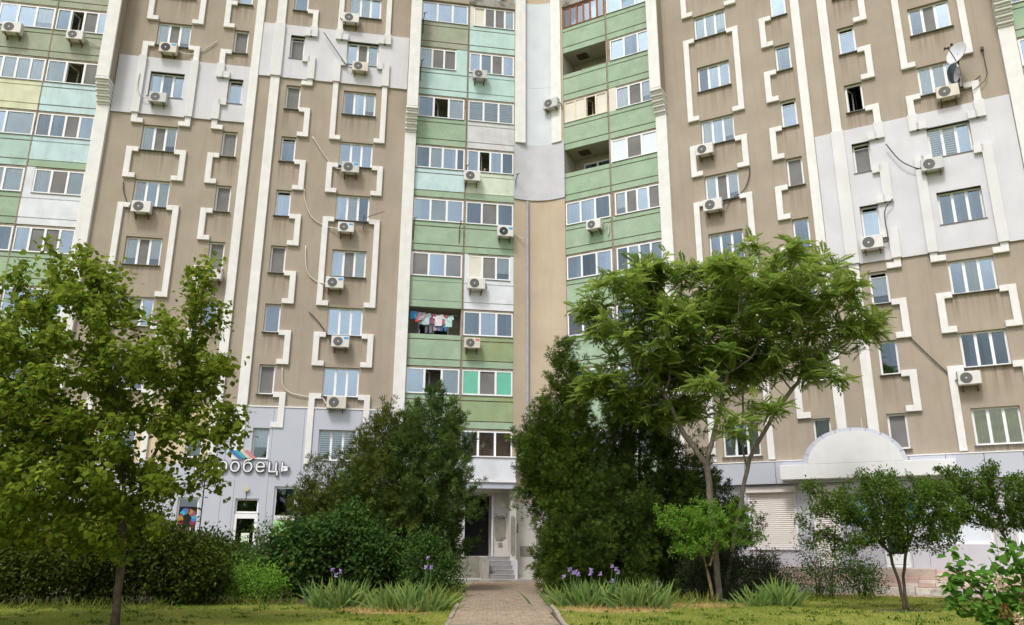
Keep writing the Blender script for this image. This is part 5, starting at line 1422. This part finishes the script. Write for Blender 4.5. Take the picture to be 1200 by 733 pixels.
# ------------------------------------------------------------------ conifers
def conifer(name, label, base, h, r, n_spray, leafm, lean=(0, 0), belly=0.22, top_pow=0.85, sprig=0.17, z_low=0.1, group=None, seed=0, lobes=7, lobe_amp=0.25, up=0.75, per=30, flat=1.0, foot=0.72):
    t = thing(name, label, "tree", T(*base), group)
    g = np.random.default_rng(seed + 100)
    bx, by, bz = base
    ph = g.uniform(0, 6.28, (3,))
    ta = np.array([(0.0), ])
    tt = g.beta(1.15, 1.9, n_spray)
    az = g.uniform(0, 2 * math.pi, n_spray)
    prof = np.where(tt < belly, foot + (1 - foot) * (tt / belly), ((1 - tt) / (1 - belly)) ** top_pow)
    lump = 1 + lobe_amp * 1.5 * np.sin(az * 3 + ph[0] + tt * 9) + lobe_amp * 0.8 * np.sin(az * 5 + ph[1] - tt * 14) + g.normal(0, 0.09, n_spray)
    R_ = r * prof * lump * np.where(g.uniform(0, 1, n_spray) < 0.13, g.uniform(1.05, 1.28, n_spray), g.uniform(0.35, 1.0, n_spray) ** 0.5) + 0.05
    zz = bz + z_low + tt * (h - z_low)
    C = np.stack([bx + lean[0] * tt + R_ * np.cos(az), by + lean[1] * tt + R_ * np.sin(az) * flat, zz], 1)
    out = np.stack([np.cos(az), np.sin(az), np.zeros(n_spray)], 1)
    SD = out * (1.0 - 0.55 * tt[:, None]) + np.array([0, 0, up]) + g.normal(size=(n_spray, 3)) * 0.28
    SD /= np.linalg.norm(SD, axis=1, keepdims=True)
    L_ = g.uniform(0.35, 0.75, n_spray) * (0.55 + 0.45 * r / 1.6)
    n = n_spray * per
    k = np.repeat(np.arange(n_spray), per)
    f = g.uniform(0, 1, n)
    taper = (0.17 * (1 - 0.75 * f))[:, None]
    P = C[k] + SD[k] * (L_[k] * f)[:, None] + g.normal(size=(n, 3)) * taper * 0.8
    D = SD[k] * 0.9 + g.normal(size=(n, 3)) * 0.5 + np.array([0, 0, 0.1])
    N = g.normal(size=(n, 3))
    tn = np.clip(np.repeat(g.normal(0.42, 0.2, n_spray), per) + 0.25 * (f - 0.5) + g.normal(0, 0.1, n), 0, 1)
    c = put("crown", leaf_mesh("crown", P, D, N, sprig * g.uniform(.6, 1.2, n), *SPRIG, tn, leafm), t); c["kind"] = "stuff"
    mb = MB()
    mb.tube([(bx, by, bz - .02), (bx + lean[0] * .4, by + lean[1] * .4, bz + h * .4), (bx + lean[0] * .95, by + lean[1] * .95, bz + h * .93)], [0.09 + r * .03, 0.07, 0.012], 7)
    for i in range(46):                                       # limbs
        q = g.uniform(0.05, 0.85); a2 = g.uniform(0, 6.28); pr_ = r * (0.8 if q < belly else ((1 - q) / (1 - belly)) ** top_pow) * 0.85
        p0 = np.array([bx + lean[0] * q, by + lean[1] * q, bz + q * h])
        p1 = p0 + np.array([math.cos(a2) * pr_, math.sin(a2) * pr_, 0.35 * pr_])
        mb.tube([p0, (p0 + p1) / 2 + np.array([0, 0, -.05]), p1], [0.028, 0.018, 0.006], 4)
    put("trunk", mb.mesh("trunk", M['bark'], True), t)
    return t
conifer("juniper_tree", "dense blue green juniper left of the path beside the entrance", (-3.65, 27.3, 0), 6.45, 1.55, 860, LM['juniper_blue'], (1.0, 0), 0.48, 0.80, 0.20, seed=1, per=36, foot=0.40)
conifer("juniper_tree", "tall olive juniper behind the blue green juniper left of the path", (-4.75, 27.6, 0), 5.9, 1.55, 760, LM['juniper_olive'], (0.4, 0), 0.30, 0.85, 0.18, seed=2)
conifer("juniper_tree", "lowest olive juniper at the left end of the juniper group under the zebra blinds", (-6.3, 27.8, 0), 4.35, 1.3, 520, LM['juniper_olive'], (0, 0), 0.25, 0.8, 0.17, seed=3)
conifer("juniper_tree", "tallest pointed juniper right of the path against the curved corner", (2.15, 26.2, 0), 8.25, 1.0, 860, LM['thuja'], (-.35, 0), 0.33, 1.0, 0.17, seed=4, per=32)
conifer("juniper_tree", "mid height pointed juniper leaning over the right edge of the path", (1.6, 26.0, 0), 5.75, 0.92, 440, LM['thuja'], (-.6, 0), 0.45, 0.75, 0.16, seed=5, z_low=2.6, foot=0.6)
conifer("juniper_tree", "wide dark juniper behind the feathery tree stem", (4.25, 27.0, 0), 6.6, 1.85, 1000, LM['juniper'], (0.1, 0), 0.35, 0.75, 0.19, seed=6, per=32)
conifer("juniper_tree", "low spreading juniper in front of the dark juniper right of the path", (2.9, 25.0, 0), 3.9, 1.35, 620, LM['juniper'], (0.2, 0), 0.35, 0.65, 0.17, seed=7)
conifer("juniper_tree", "small juniper behind the two grey stems near the wide roller shutter", (6.3, 27.6, 0), 4.7, 1.15, 420, LM['juniper'], (0, 0), 0.25, 0.7, 0.17, seed=8)
conifer("thuja_bush", "clipped bright green thuja bush hugging the right edge of the path", (1.95, 24.9, 0), 2.9, 0.62, 420, LM['thuja'], (-.2, 0), 0.5, 0.45, 0.13, seed=9, up=0.9)

# ------------------------------------------------------------------ shrubs
def shrub(name, label, E, n, leafm, tmpl, size, clump=0.17, n_cl=None, stems=9, base=None, cat="shrub", group=None, extras=(), shell=0.35, droop=0.1, cut=0.0, bark='bark'):
    E = np.asarray(E, float)
    base = base or (float(E[:, 0].mean()), float(E[:, 1].mean()), 0.0)
    t = thing(name, label, cat, T(*base), group)
    lumps = []
    for _ in range(4 * len(E)):                                # uneven outline: knobs and shoots on the main masses
        e = E[rng.integers(0, len(E))]; u_ = unit(1)[0]; u_[2] = abs(u_[2])
        q = rng.uniform(.22, .42)
        lumps.append([*(e[:3] + u_ * e[3:6] * 0.85), e[3] * q, e[4] * q, e[5] * q * rng.uniform(.8, 1.6)])
    E = np.concatenate([E * np.array([1, 1, .97, .9, .9, .88]), np.array(lumps)])
    n_cl = n_cl or max(40, n // 48)
    C = in_ellipsoids(E, n_cl, shell)
    C[:, 2] = np.maximum(C[:, 2], 0.08 + cut)
    k = rng.integers(0, n_cl, n)
    P = C[k] + rng.normal(size=(n, 3)) * clump
    P[:, 2] = np.maximum(P[:, 2], 0.03 + cut)
    ctr = np.array([base[0], base[1], E[:, 2].mean() * 0.7])
    o = P - ctr; o /= np.linalg.norm(o, axis=1, keepdims=True)
    D = o * 0.7 + unit(n) * 0.9 + np.array([0, 0, -droop])
    N = unit(n) * 0.6 + np.array([0, 0, 0.6]) + o * 0.3
    tn = np.clip(rng.normal(0.42, 0.15, n_cl)[k] + rng.normal(0, 0.15, n), 0, 1)
    c = put("foliage", leaf_mesh("foliage", P, D, N, size * rng.uniform(.65, 1.25, n), *tmpl, tn, leafm), t); c["kind"] = "stuff"
    mb = MB()
    for i in range(stems):
        q = C[rng.integers(0, n_cl)]
        b0 = np.array([base[0] + rng.normal() * .12, base[1] + rng.normal() * .1, -0.02])
        mid = b0 * 0.5 + q * 0.5 + np.array([0, 0, 0.1])
        mb.tube([b0, mid, q], [0.022, 0.014, 0.006], 4)
    put("stem", mb.mesh("stem", M[bark], True), t)
    for (nm, m_, tp, cnt, sz, cl) in extras:
        cc = C[rng.integers(0, n_cl, max(1, cnt // cl))]
        out_ = cc - ctr; cc = cc + out_ / np.linalg.norm(out_, axis=1, keepdims=True) * 0.10
        kk = rng.integers(0, len(cc), cnt)
        Q = cc[kk] + rng.normal(size=(cnt, 3)) * sz * 0.7
        Q[:, 2] = np.maximum(Q[:, 2], 0.1)
        f_ = put(nm, leaf_mesh(nm, Q, unit(cnt) + np.array([0, 0, .3]), unit(cnt), sz * rng.uniform(.6, 1.2, cnt), *tp, rng.uniform(0, 1, cnt), LM[m_]), t); f_["kind"] = "stuff"
    return t
ev = dict(n=14000, leafm=LM['hedge'], tmpl=OVAL, size=0.115, shell=0.15)
shrub("evergreen_shrub", "dark evergreen shrub at the left edge behind the linden trunk", [(-13.4, 21.5, 1.25, 1.5, 1.2, 1.35), (-12.6, 21.2, .8, 1.1, 1, .8)], **ev)
shrub("evergreen_shrub", "dark evergreen shrub directly behind the linden trunk", [(-10.4, 21.3, 1.25, 1.5, 1.2, 1.4), (-11.3, 21.0, .8, 1, 1, .8)], **ev)
shrub("evergreen_shrub", "dark evergreen shrub right of the linden trunk below the poster window", [(-8.3, 21.6, .75, 1.1, 1.0, .8), (-9.0, 21.4, 1.1, .8, .8, .7)], **ev)
shrub("leafy_shrub", "low light green shrub in front of the rose bush below the shop door", [(-7.0, 22.4, .5, .75, .55, .55), (-6.5, 22.5, .35, .5, .4, .4)], 2600, LM['fresh'], OVAL, 0.085)
shrub("rose_bush", "tall thin rose bush before the white shop door with one pink bloom", [(-7.3, 24.0, .8, .75, .6, .75), (-6.9, 24.0, 1.8, .3, .3, .5), (-7.7, 24.1, 1.4, .35, .35, .4)], 2600, LM['shrub'], OVAL, 0.095, extras=[("flower", 'rose', OVAL, 40, 0.05, 12), ("bud", 'rust', OVAL, 60, 0.05, 8)])
shrub("lilac_bush", "rounded dark lilac bush with withered brown flower heads left of the junipers", [(-6.1, 24.4, 1.1, 1.1, 1.0, 1.05), (-5.6, 24.3, 1.6, .8, .8, .7)], 9000, LM['shrub'], HEART, 0.10, extras=[("withered_flower", 'rust', OVAL, 420, 0.055, 26), ("flower", 'yellow', OVAL, 36, 0.05, 12)])
shrub("lilac_bush", "taller lilac bush with rusty flower heads touching the olive junipers", [(-4.5, 24.7, 1.15, 1.1, .9, 1.1), (-4.9, 24.6, 1.8, .75, .7, .65)], 9000, LM['shrub'], HEART, 0.10, extras=[("withered_flower", 'rust', OVAL, 520, 0.055, 26), ("flower", 'pale', OVAL, 110, 0.055, 14)])
shrub("leafy_shrub", "dense green shrub at the foot of the blue green juniper beside the path", [(-2.4, 24.4, .85, .85, .7, .85), (-1.9, 24.2, .6, .5, .5, .55), (-2.6, 24.4, 1.3, .55, .5, .45)], 7000, LM['shrub'], OVAL, 0.095, extras=[("withered_flower", 'rust', OVAL, 90, 0.05, 14)])
shrub("cotoneaster_shrub", "low spreading dark shrub with small greyish leaves behind the sapling", [(6.5, 24.9, .65, 1.5, .9, .75), (7.7, 25.0, .5, 1.0, .8, .6), (5.6, 24.9, .6, .9, .8, .6)], 30000, LM['dark'], OVAL, 0.062, clump=0.13, n_cl=700, shell=0.1)
shrub("rose_bush", "airy rose bush left of the small tree on the right lawn", [(9.2, 24.9, .55, .62, .5, .5), (9.0, 24.9, 1.25, .35, .3, .45), (9.7, 24.9, 1.1, .3, .3, .4)], 2600, LM['shrub'], OVAL, 0.075, extras=[("flower", 'rose', OVAL, 26, 0.045, 9)])
shrub("rose_bush", "compact dark rose bush close to the small tree on the right lawn", [(10.5, 25.0, .6, .62, .5, .6)], 3200, LM['shrub'], OVAL, 0.075, extras=[("withered_flower", 'rust', OVAL, 40, 0.05, 9)])
shrub("evergreen_shrub", "dim shrub strip under the shop wall behind the lilac bushes", [(-9.6, 27.5, .8, 1.6, .8, .8), (-7.6, 27.6, .7, 1.3, .8, .7)], 6000, LM['shrub'], OVAL, 0.11)

shrub("evergreen_shrub", "tall dark evergreen shrub in the back row left of the linden trunk", [(-12.6, 24.6, 1.4, 1.6, 1.1, 1.5), (-11.4, 24.8, 1.2, 1.3, 1, 1.3)], **ev)
shrub("evergreen_shrub", "broad dark evergreen shrub in the back row below the poster window", [(-10.0, 25.2, .9, 1.5, 1.0, .95), (-8.6, 25.6, .7, 1.0, .9, .75)], **ev)

# ------------------------------------------------------------------ sapling, small trees on the right lawn
sa = chain((5.63, 23.3, -.02), (5.52, 23.3, .75), (5.40, 23.3, 1.25), seg=.2); z0 = len(sa)
sb = chain((5.52, 23.3, .75), (5.75, 23.3, 1.4), (6.1, 23.3, 2.0), seg=.2, start=z0, parent=4)
tree("sapling", "young bright green sapling with a lichen stained trunk on the right lawn edge", (5.63, 23.3, 0), [sa, sb],
     [(4.4, 23.2, 2.35, .45, .4, .35), (5.6, 23.3, 2.55, .5, .4, .35), (5.0, 23.2, 1.4, .7, .5, .3), (6.5, 23.2, 2.6, .4, .3, .3), (4.6, 23.2, 2.05, .55, .5, .35), (5.2, 23.3, 2.2, .6, .6, .45), (5.9, 23.3, 2.1, .6, .6, .5), (6.65, 23.2, 2.3, .5, .4, .45), (6.9, 23.3, 1.9, .35, .3, .2), (5.4, 23.2, 1.6, .9, .6, .35), (6.7, 23.4, 1.6, .5, .4, .15)],
     800, M['bark_lichen'], LM['fresh'], OVAL, 9000, 0.085, r_tip=0.006, step=0.13, kill=0.17, twig=0.02, droop=-.1, spread=0.045, r_max=0.07, up=0.25)
pa = chain((9.62, 20.6, -.02), (9.55, 20.6, .8), (9.45, 20.6, 1.35), seg=.2); z0 = len(pa)
pb = chain((9.70, 20.62, -.02), (9.72, 20.65, .8), (9.85, 20.6, 1.4), seg=.2, start=z0)
tree("plum_tree", "small spreading tree with two thin trunks on the right lawn", (9.66, 20.6, 0), [pa, pb],
     [(9.6, 20.6, 2.55, 1.6, 1.3, .95), (8.2, 20.5, 2.35, .9, .7, .6), (7.6, 20.4, 2.9, .5, .4, .35), (7.7, 20.5, 1.75, .55, .4, .35), (9.4, 20.6, 3.15, .7, .6, .4), (10.7, 20.6, 2.5, .8, .8, .75), (9.0, 20.4, 1.7, 1.0, .7, .35), (8.2, 20.4, 1.5, .6, .5, .3), (10.4, 20.5, 1.75, .9, .7, .35), (7.3, 20.4, 2.2, .35, .3, .3)],
     1100, M['bark'], LM['plum'], OVAL, 20000, 0.092, r_tip=0.006, step=0.15, kill=0.22, twig=0.022, droop=.1, spread=0.08, r_max=0.06, up=0.1)
qa = chain((14.0, 22.8, -.02), (14.0, 22.8, .8), (13.8, 22.8, 1.5), seg=.2); z0 = len(qa)
qb = chain((14.0, 22.8, .8), (14.4, 22.8, 1.5), seg=.2, start=z0, parent=5)
tree("plum_tree", "wide small tree at the right edge behind the cream flowered lilac", (14.0, 22.8, 0), [qa, qb],
     [(13.2, 22.8, 2.8, 1.5, 1.2, .9), (12.3, 22.7, 3.2, .9, .8, .55), (14.6, 22.8, 2.7, 1.4, 1.2, .9), (12.2, 22.8, 2.2, .8, .7, .5), (13.6, 22.7, 3.6, .5, .5, .3), (15.6, 22.8, 2.8, 1.0, 1.0, .8)],
     1200, M['bark'], LM['plum'], OVAL, 26000, 0.095, r_tip=0.006, step=0.17, kill=0.25, twig=0.022, droop=.1, spread=0.06, r_max=0.07, up=0.1)

# ------------------------------------------------------------------ lilac in the right foreground: every large leaf its own piece
LIL = thing("lilac_bush", "fresh green lilac with fading cream brown flowers in the bottom right corner", "shrub", T(6.1, 9.6, 0))
def lilac_leaf():
    v, f = HEART
    mb = MB(); mb.v = [(x, y_ * .8, z) for x, y_, z in v]; mb.f = list(f); mb.mi = [0] * len(f)
    me = mb.mesh("leaf", LM['lilac'], True)
    at = me.attributes.new("tint", 'FLOAT', 'POINT'); return me, at
lmes = []
for i in range(5):
    me, at = lilac_leaf(); at.data.foreach_set("value", [0.15 + 0.2 * i] * len(me.vertices)); lmes.append(me)
rl = random.Random(4)
stm = MB()
blobs = [(5.50, 9.6, 0.92, .36, .3, .30), (5.95, 9.5, 1.02, .42, .35, .36), (6.35, 9.6, .95, .40, .4, .42), (5.75, 9.4, .62, .42, .35, .28), (6.3, 9.4, .55, .45, .35, .35), (5.22, 9.6, 1.02, .13, .12, .30), (5.90, 9.6, 1.34, .16, .14, .12), (5.36, 9.6, 1.22, .14, .12, .16)]
LP = in_ellipsoids([(a - .13, b, c * 1.10, d, e, f * 1.08) for a, b, c, d, e, f in blobs], 1250, 0.2)
LP = LP[np.argsort(LP[:, 1])]
b0 = Vector((6.1, 9.65, -0.02))
for i in range(26):
    top = Vector(LP[rl.randrange(len(LP))]); mid = b0.lerp(top, 0.5) + Vector((rl.uniform(-.08, .08), 0, 0.06))
    stm.tube([b0 + Vector((rl.uniform(-.15, .15), rl.uniform(-.1, .1), 0)), mid, top], [0.014, 0.010, 0.005], 5)
put("stem", stm.mesh("stem", M['bark'], True), LIL)
def leaf_frame(p):
    o = Vector((p[0] - 6.05, p[1] - 9.75, p[2] - 0.75)).normalized()
    out = (o * 0.8 + Vector((rl.uniform(-.9, .9), rl.uniform(-.7, .3), rl.uniform(-.9, .15)))).normalized()
    nrm = Vector((rl.uniform(-.5, .5), rl.uniform(-1.0, 0), rl.uniform(.6, 1.3)))
    return out, nrm
rest = []
for i, p in enumerate(LP):
    out, nrm = leaf_frame(p)
    if i >= 297: rest.append((p, out, nrm)); continue
    b = nrm.cross(out).normalized(); n_v = out.cross(b); s_ = rl.uniform(0.085, 0.135)
    mw = Matrix(((out.x * s_, b.x * s_, n_v.x * s_, p[0]), (out.y * s_, b.y * s_, n_v.y * s_, p[1]), (out.z * s_, b.z * s_, n_v.z * s_, p[2]), (0, 0, 0, 1)))
    put("leaf", lmes[rl.randrange(5)], LIL, mw)
o_ = put("leaf", leaf_mesh("back_leaves", [r[0] for r in rest], [r[1] for r in rest], [r[2] for r in rest], np.array([rl.uniform(.085, .135) for r in rest]), [(x, y_ * .8, z) for x, y_, z in HEART[0]], HEART[1], np.array([rl.random() for r in rest]), LM['lilac']), LIL)
o_["kind"] = "stuff"
for (x, y_, z) in ((5.38, 9.35, 1.08), (5.33, 9.2, 0.82), (5.45, 9.2, 0.72), (5.52, 9.1, 0.42), (5.98, 9.3, 1.18), (6.12, 9.25, 1.17), (5.66, 9.3, 0.98), (6.30, 9.1, 0.42), (6.02, 9.2, 0.95)):
    n = 75; y_ -= 0.12; hgt = np.linspace(0, 0.16, n)
    P = np.array([x, y_, z]) + np.stack([rng.normal(0, 1, n) * (0.045 * (1 - hgt / .2)), rng.normal(0, 1, n) * 0.04, hgt - .06 + 0 * hgt], 1)
    fp_ = put("flower_panicle", leaf_mesh("flower_panicle", P, unit(n), unit(n), 0.040 * rng.uniform(.7, 1.2, n), *OVAL, rng.uniform(0, 1, n), LM['pale'] if rng.random() < .6 else LM['rust']), LIL); fp_["kind"] = "stuff"

# ------------------------------------------------------------------ irises, tufts, lawn
def iris(label, x, y_, rx, ry, n, h, flowers, leaf='iris', weed=0):
    t = thing("iris_clump", label, "plant", T(x, y_, 0), "irises flanking the path")
    P = np.stack([x + rng.normal(0, .45, n) * rx, y_ + rng.normal(0, .45, n) * ry, np.full(n, -.01)], 1)
    D = np.stack([rng.normal(0, .48, n) + (P[:, 0] - x) / rx * .75, rng.normal(0, .3, n) + (P[:, 1] - y_) / ry * .5, np.full(n, 1.0)], 1)
    N = np.stack([rng.normal(0, 1, n), rng.normal(-.8, .6, n), rng.normal(0.2, .2, n)], 1)
    tv = [(0, .036, 0), (0, -.036, 0), (.35, .045, .01), (.35, -.045, .01), (.7, .032, -.03), (.7, -.032, -.03), (1, 0, -.16)]
    tf = [(0, 1, 3), (0, 3, 2), (2, 3, 5), (2, 5, 4), (4, 5, 6)]
    c = put("leaves", leaf_mesh("leaves", P, D, N, h * rng.uniform(.4, 1.2, n), tv, tf, rng.uniform(0, 1, n), LM[leaf]), t); c["kind"] = "stuff"
    for i, (fx, fz) in enumerate(flowers):
        fy = y_ + rng.uniform(-.2, .1)
        mb = MB(); mb.tube([(fx * .8 + x * .2, fy, 0), (fx, fy, fz - .05)], 0.008, 4)
        st = put("flower_stem", mb.mesh("flower_stem", M['hose'] if False else LM[leaf], True), t)
        q = 11
        ang = np.arange(q) * 2.4
        Dn = np.stack([np.cos(ang), np.sin(ang), np.where(np.arange(q) % 2, -.7, 1.1)], 1)
        Pp = np.repeat(np.array([[fx, fy, fz]]), q, 0) + rng.normal(size=(q, 3)) * .008
        fm = leaf_mesh("flower", Pp, Dn, unit(q), np.full(q, .072) * rng.uniform(.8, 1.15, q), [(0, 0, 0), (.5, .36, .08), (1, 0, -.1), (.5, -.36, .08)], [(0, 2, 1), (0, 3, 2)], rng.uniform(0, 1, q), LM['purple'])
        put("flower", fm, st)
    return t
iris("iris clump with two violet blooms at the left of the path bed", -4.2, 20.7, .60, .5, 330, .66, [(-4.42, .88), (-4.2, .84), (-4.34, .76)])
iris("iris clump with violet blooms on tall stems nearest the left path edge", -2.35, 19.9, .75, .6, 330, .66, [(-1.98, 1.18), (-2.02, .98), (-1.90, .97)])
iris("iris clump with many violet blooms right of the path", 1.95, 21.4, .75, .5, 420, .62, [(1.52, .90), (1.60, .82), (1.68, .84), (1.74, .78), (1.35, .72), (2.05, .80), (2.28, .80), (2.06, .88), (2.62, .98), (2.70, .92), (2.75, .84), (2.6, .62)])
iris("pale spiky iris clump without blooms right of the violet irises", 3.2, 20.9, .65, .5, 330, .68, [])
iris("blue green iris clump below the sapling trunk", 6.35, 21.9, .5, .3, 110, .52, [])
iris("upright iris clump at the right end below the dark shrub", 7.15, 22.1, .35, .3, 120, .72, [])
def tuft_bed(name, label, spots, n, h, m):
    P = []
    for x, y_, rx, ry in spots:
        k = n // len(spots)
        a = rng.uniform(0, 6.283, k); q = np.sqrt(rng.uniform(0, 1, k))
        P.append(np.stack([x + rx * q * np.cos(a), y_ + ry * q * np.sin(a), np.full(k, -.01)], 1))
    P = np.concatenate(P); k = len(P)
    D = np.stack([rng.normal(0, .65, k), rng.normal(0, .5, k), np.ones(k)], 1)
    o = put(name, leaf_mesh(name, P, D, np.stack([rng.normal(0, 1, k), rng.normal(-1, .5, k), np.zeros(k)], 1), h * rng.uniform(.2, 1.35, k) ** 1.2, *BLADE, np.clip(rng.normal(.45, .3, k), 0, 1), LM[m]))
    return tag(o, label, "grass", None, "stuff")
tuft_bed("tall_grass", "tall yellowing grass around the irises left of the path", [(-2.35, 20.3, 1.0, .7), (-3.3, 21.0, 1.1, .5), (-1.9, 22.3, .6, 1.2)], 1300, .36, 'weed')
tuft_bed("tall_grass", "tall grass around the irises right of the path", [(1.9, 21.8, 1.0, .5), (3.2, 21.6, 1.3, .5), (4.6, 22.6, 1.0, .4), (1.35, 22.6, .3, 1.4)], 1300, .32, 'weed')
tuft_bed("seed_grass", "thin seed grass along the dark hedge edge", [(-12, 20.0, 2.0, .3), (-9.5, 20.1, 1.5, .3), (-7.0, 21.6, 1.6, .3), (9.7, 24.0, 1.8, .4)], 1500, .26, 'weed')
tuft_bed("straw_litter", "dry straw lying on the bare patches", [(2.4, 20.35, 1.4, .7), (-3.0, 19.5, 1.0, .6), (4.8, 21.4, 1.2, .35)], 3200, .13, 'straw')

# lawn: short blades where the camera can tell them apart
n = 150000
X = rng.uniform(-13.5, 14.5, n); Y = 15.6 + 10.5 * rng.uniform(0, 1, n) ** 1.35
e0 = np.interp(Y, [p[0] for p in PATH], [p[1] for p in PATH]) - 0.10; e1 = np.interp(Y, [p[0] for p in PATH], [p[2] for p in PATH]) + 0.10
keep = ((X < e0) | (X > e1)) & ~(((X + 8.8) / 7.3) ** 2 + ((Y - 25.6) / 4.5) ** 2 < 1) & ~(((X - 5) / 3.8) ** 2 + ((Y - 26.4) / 3.3) ** 2 < 1) & ~(((X - 9.66) / .7) ** 2 + ((Y - 20.6) / .42) ** 2 < 1)
for cx, cy, rx, ry in [(2.6, 20.3, 1.4, 0.7), (-2.9, 19.4, 1.0, 0.6)]:
    keep &= ~((((X - cx) / rx) ** 2 + ((Y - cy) / ry) ** 2 < 1) & (rng.uniform(0, 1, n) < 0.8))
X, Y = X[keep], Y[keep]; n = len(X)
patchy = 0.5 + 0.28 * np.sin(X * 0.9 + 1.3 * np.sin(Y * .8)) + 0.25 * np.sin(X * 2.3 + Y * 1.7)
P = np.stack([X, Y, np.full(n, -.004)], 1)
D = np.stack([rng.normal(0, .9, n), rng.normal(0, .9, n), np.ones(n)], 1)
lawn = put("lawn_grass", leaf_mesh("lawn_grass", P, D, np.stack([rng.normal(0, 1, n), rng.normal(-1, .4, n), np.zeros(n)], 1), .058 * rng.uniform(.5, 1.5, n), [(0, .09, 0), (0, -.09, 0), (1, 0, 0)], [(0, 1, 2)],
                                   np.clip(patchy * .75 + rng.normal(0, .2, n), 0, 1), LM['lawn']))
tag(lawn, "short yellow green lawn grass", "grass", None, "stuff")

# weeds in the lawn, fallen leaves and bare scuffs
nw = 420; wx = rng.uniform(-12.5, 13.5, nw); wy = 16 + 8 * rng.uniform(0, 1, nw)
kp = ((wx < -1.7) | (wx > 1.3)); wx, wy = wx[kp], wy[kp]; nw = len(wx); per = 14
P = np.repeat(np.stack([wx, wy, np.zeros(nw)], 1), per, 0) + rng.normal(size=(nw * per, 3)) * np.array([.07, .07, .0])
D = np.stack([rng.normal(0, 1, nw * per), rng.normal(0, 1, nw * per), rng.uniform(.3, 1.2, nw * per)], 1)
tag(put("lawn_weed", leaf_mesh("lawn_weed", P, D, unit(nw * per) + np.array([0, 0, 1]), .085 * rng.uniform(.5, 1.3, nw * per), *OVAL, rng.uniform(0, 1, nw * per), LM['plum'])), "low broad leaved weeds dotted through the lawn", "weeds", None, "stuff")
nf_ = 520; P = np.stack([rng.uniform(-12, 12, nf_), 16 + 11 * rng.uniform(0, 1, nf_), np.full(nf_, .066)], 1)
P[200:, 0] = rng.normal(0, 1, nf_ - 200) * 1.6 - .1
tag(put("fallen_leaf", leaf_mesh("fallen_leaf", P, np.stack([rng.normal(0, 1, nf_), rng.normal(0, 1, nf_), rng.normal(0, .2, nf_)], 1), np.array([0, 0, 1.0]) + unit(nf_) * .3, .055 * rng.uniform(.5, 1.3, nf_), *OVAL, rng.uniform(0, 1, nf_), LM['rust'])), "dry fallen leaves scattered over path and lawn", "leaves", None, "stuff")
for i in range(13):
    bx_, by_ = rng.uniform(-11, 12), rng.uniform(16.3, 22)
    if -2.2 < bx_ < 1.9: continue
    sheet_obj("bare_soil", blob_ring(bx_, by_, rng.uniform(.15, .5), rng.uniform(.12, .35), 14, .25, 60 + i), 0.005 + i * 0.0001, M['straw_soil'] if i % 2 else M['soil'])

# ------------------------------------------------------------------ globe lamp
gl = thing("street_lamp", "street lamp with a white opal globe half hidden by the dark junipers", "street lamp", T(5.68, 26.0, 0))
mb = MB(); mb.tube([(5.68, 26, 0), (5.68, 26, 3.55)], [0.05, 0.035], 10); mb.tube([(5.68, 26, 3.5), (5.68, 26, 3.6)], [0.07, 0.09], 10)
put("pole", mb.mesh("pole", M['dark_metal'], True), gl)
mb = MB(); nn, kk = 20, 12
for j in range(kk + 1):
    for i in range(nn):
        a, b = math.pi * j / kk, 2 * math.pi * i / nn
        mb.v.append((5.68 + .25 * math.sin(a) * math.cos(b), 26 + .25 * math.sin(a) * math.sin(b), 3.83 + .25 * math.cos(a)))
for j in range(kk):
    for i in range(nn): mb.f.append((j * nn + i, (j + 1) * nn + i, (j + 1) * nn + (i + 1) % nn, j * nn + (i + 1) % nn)); mb.mi.append(0)
put("globe", mb.mesh("globe", M['globe'], True), gl)
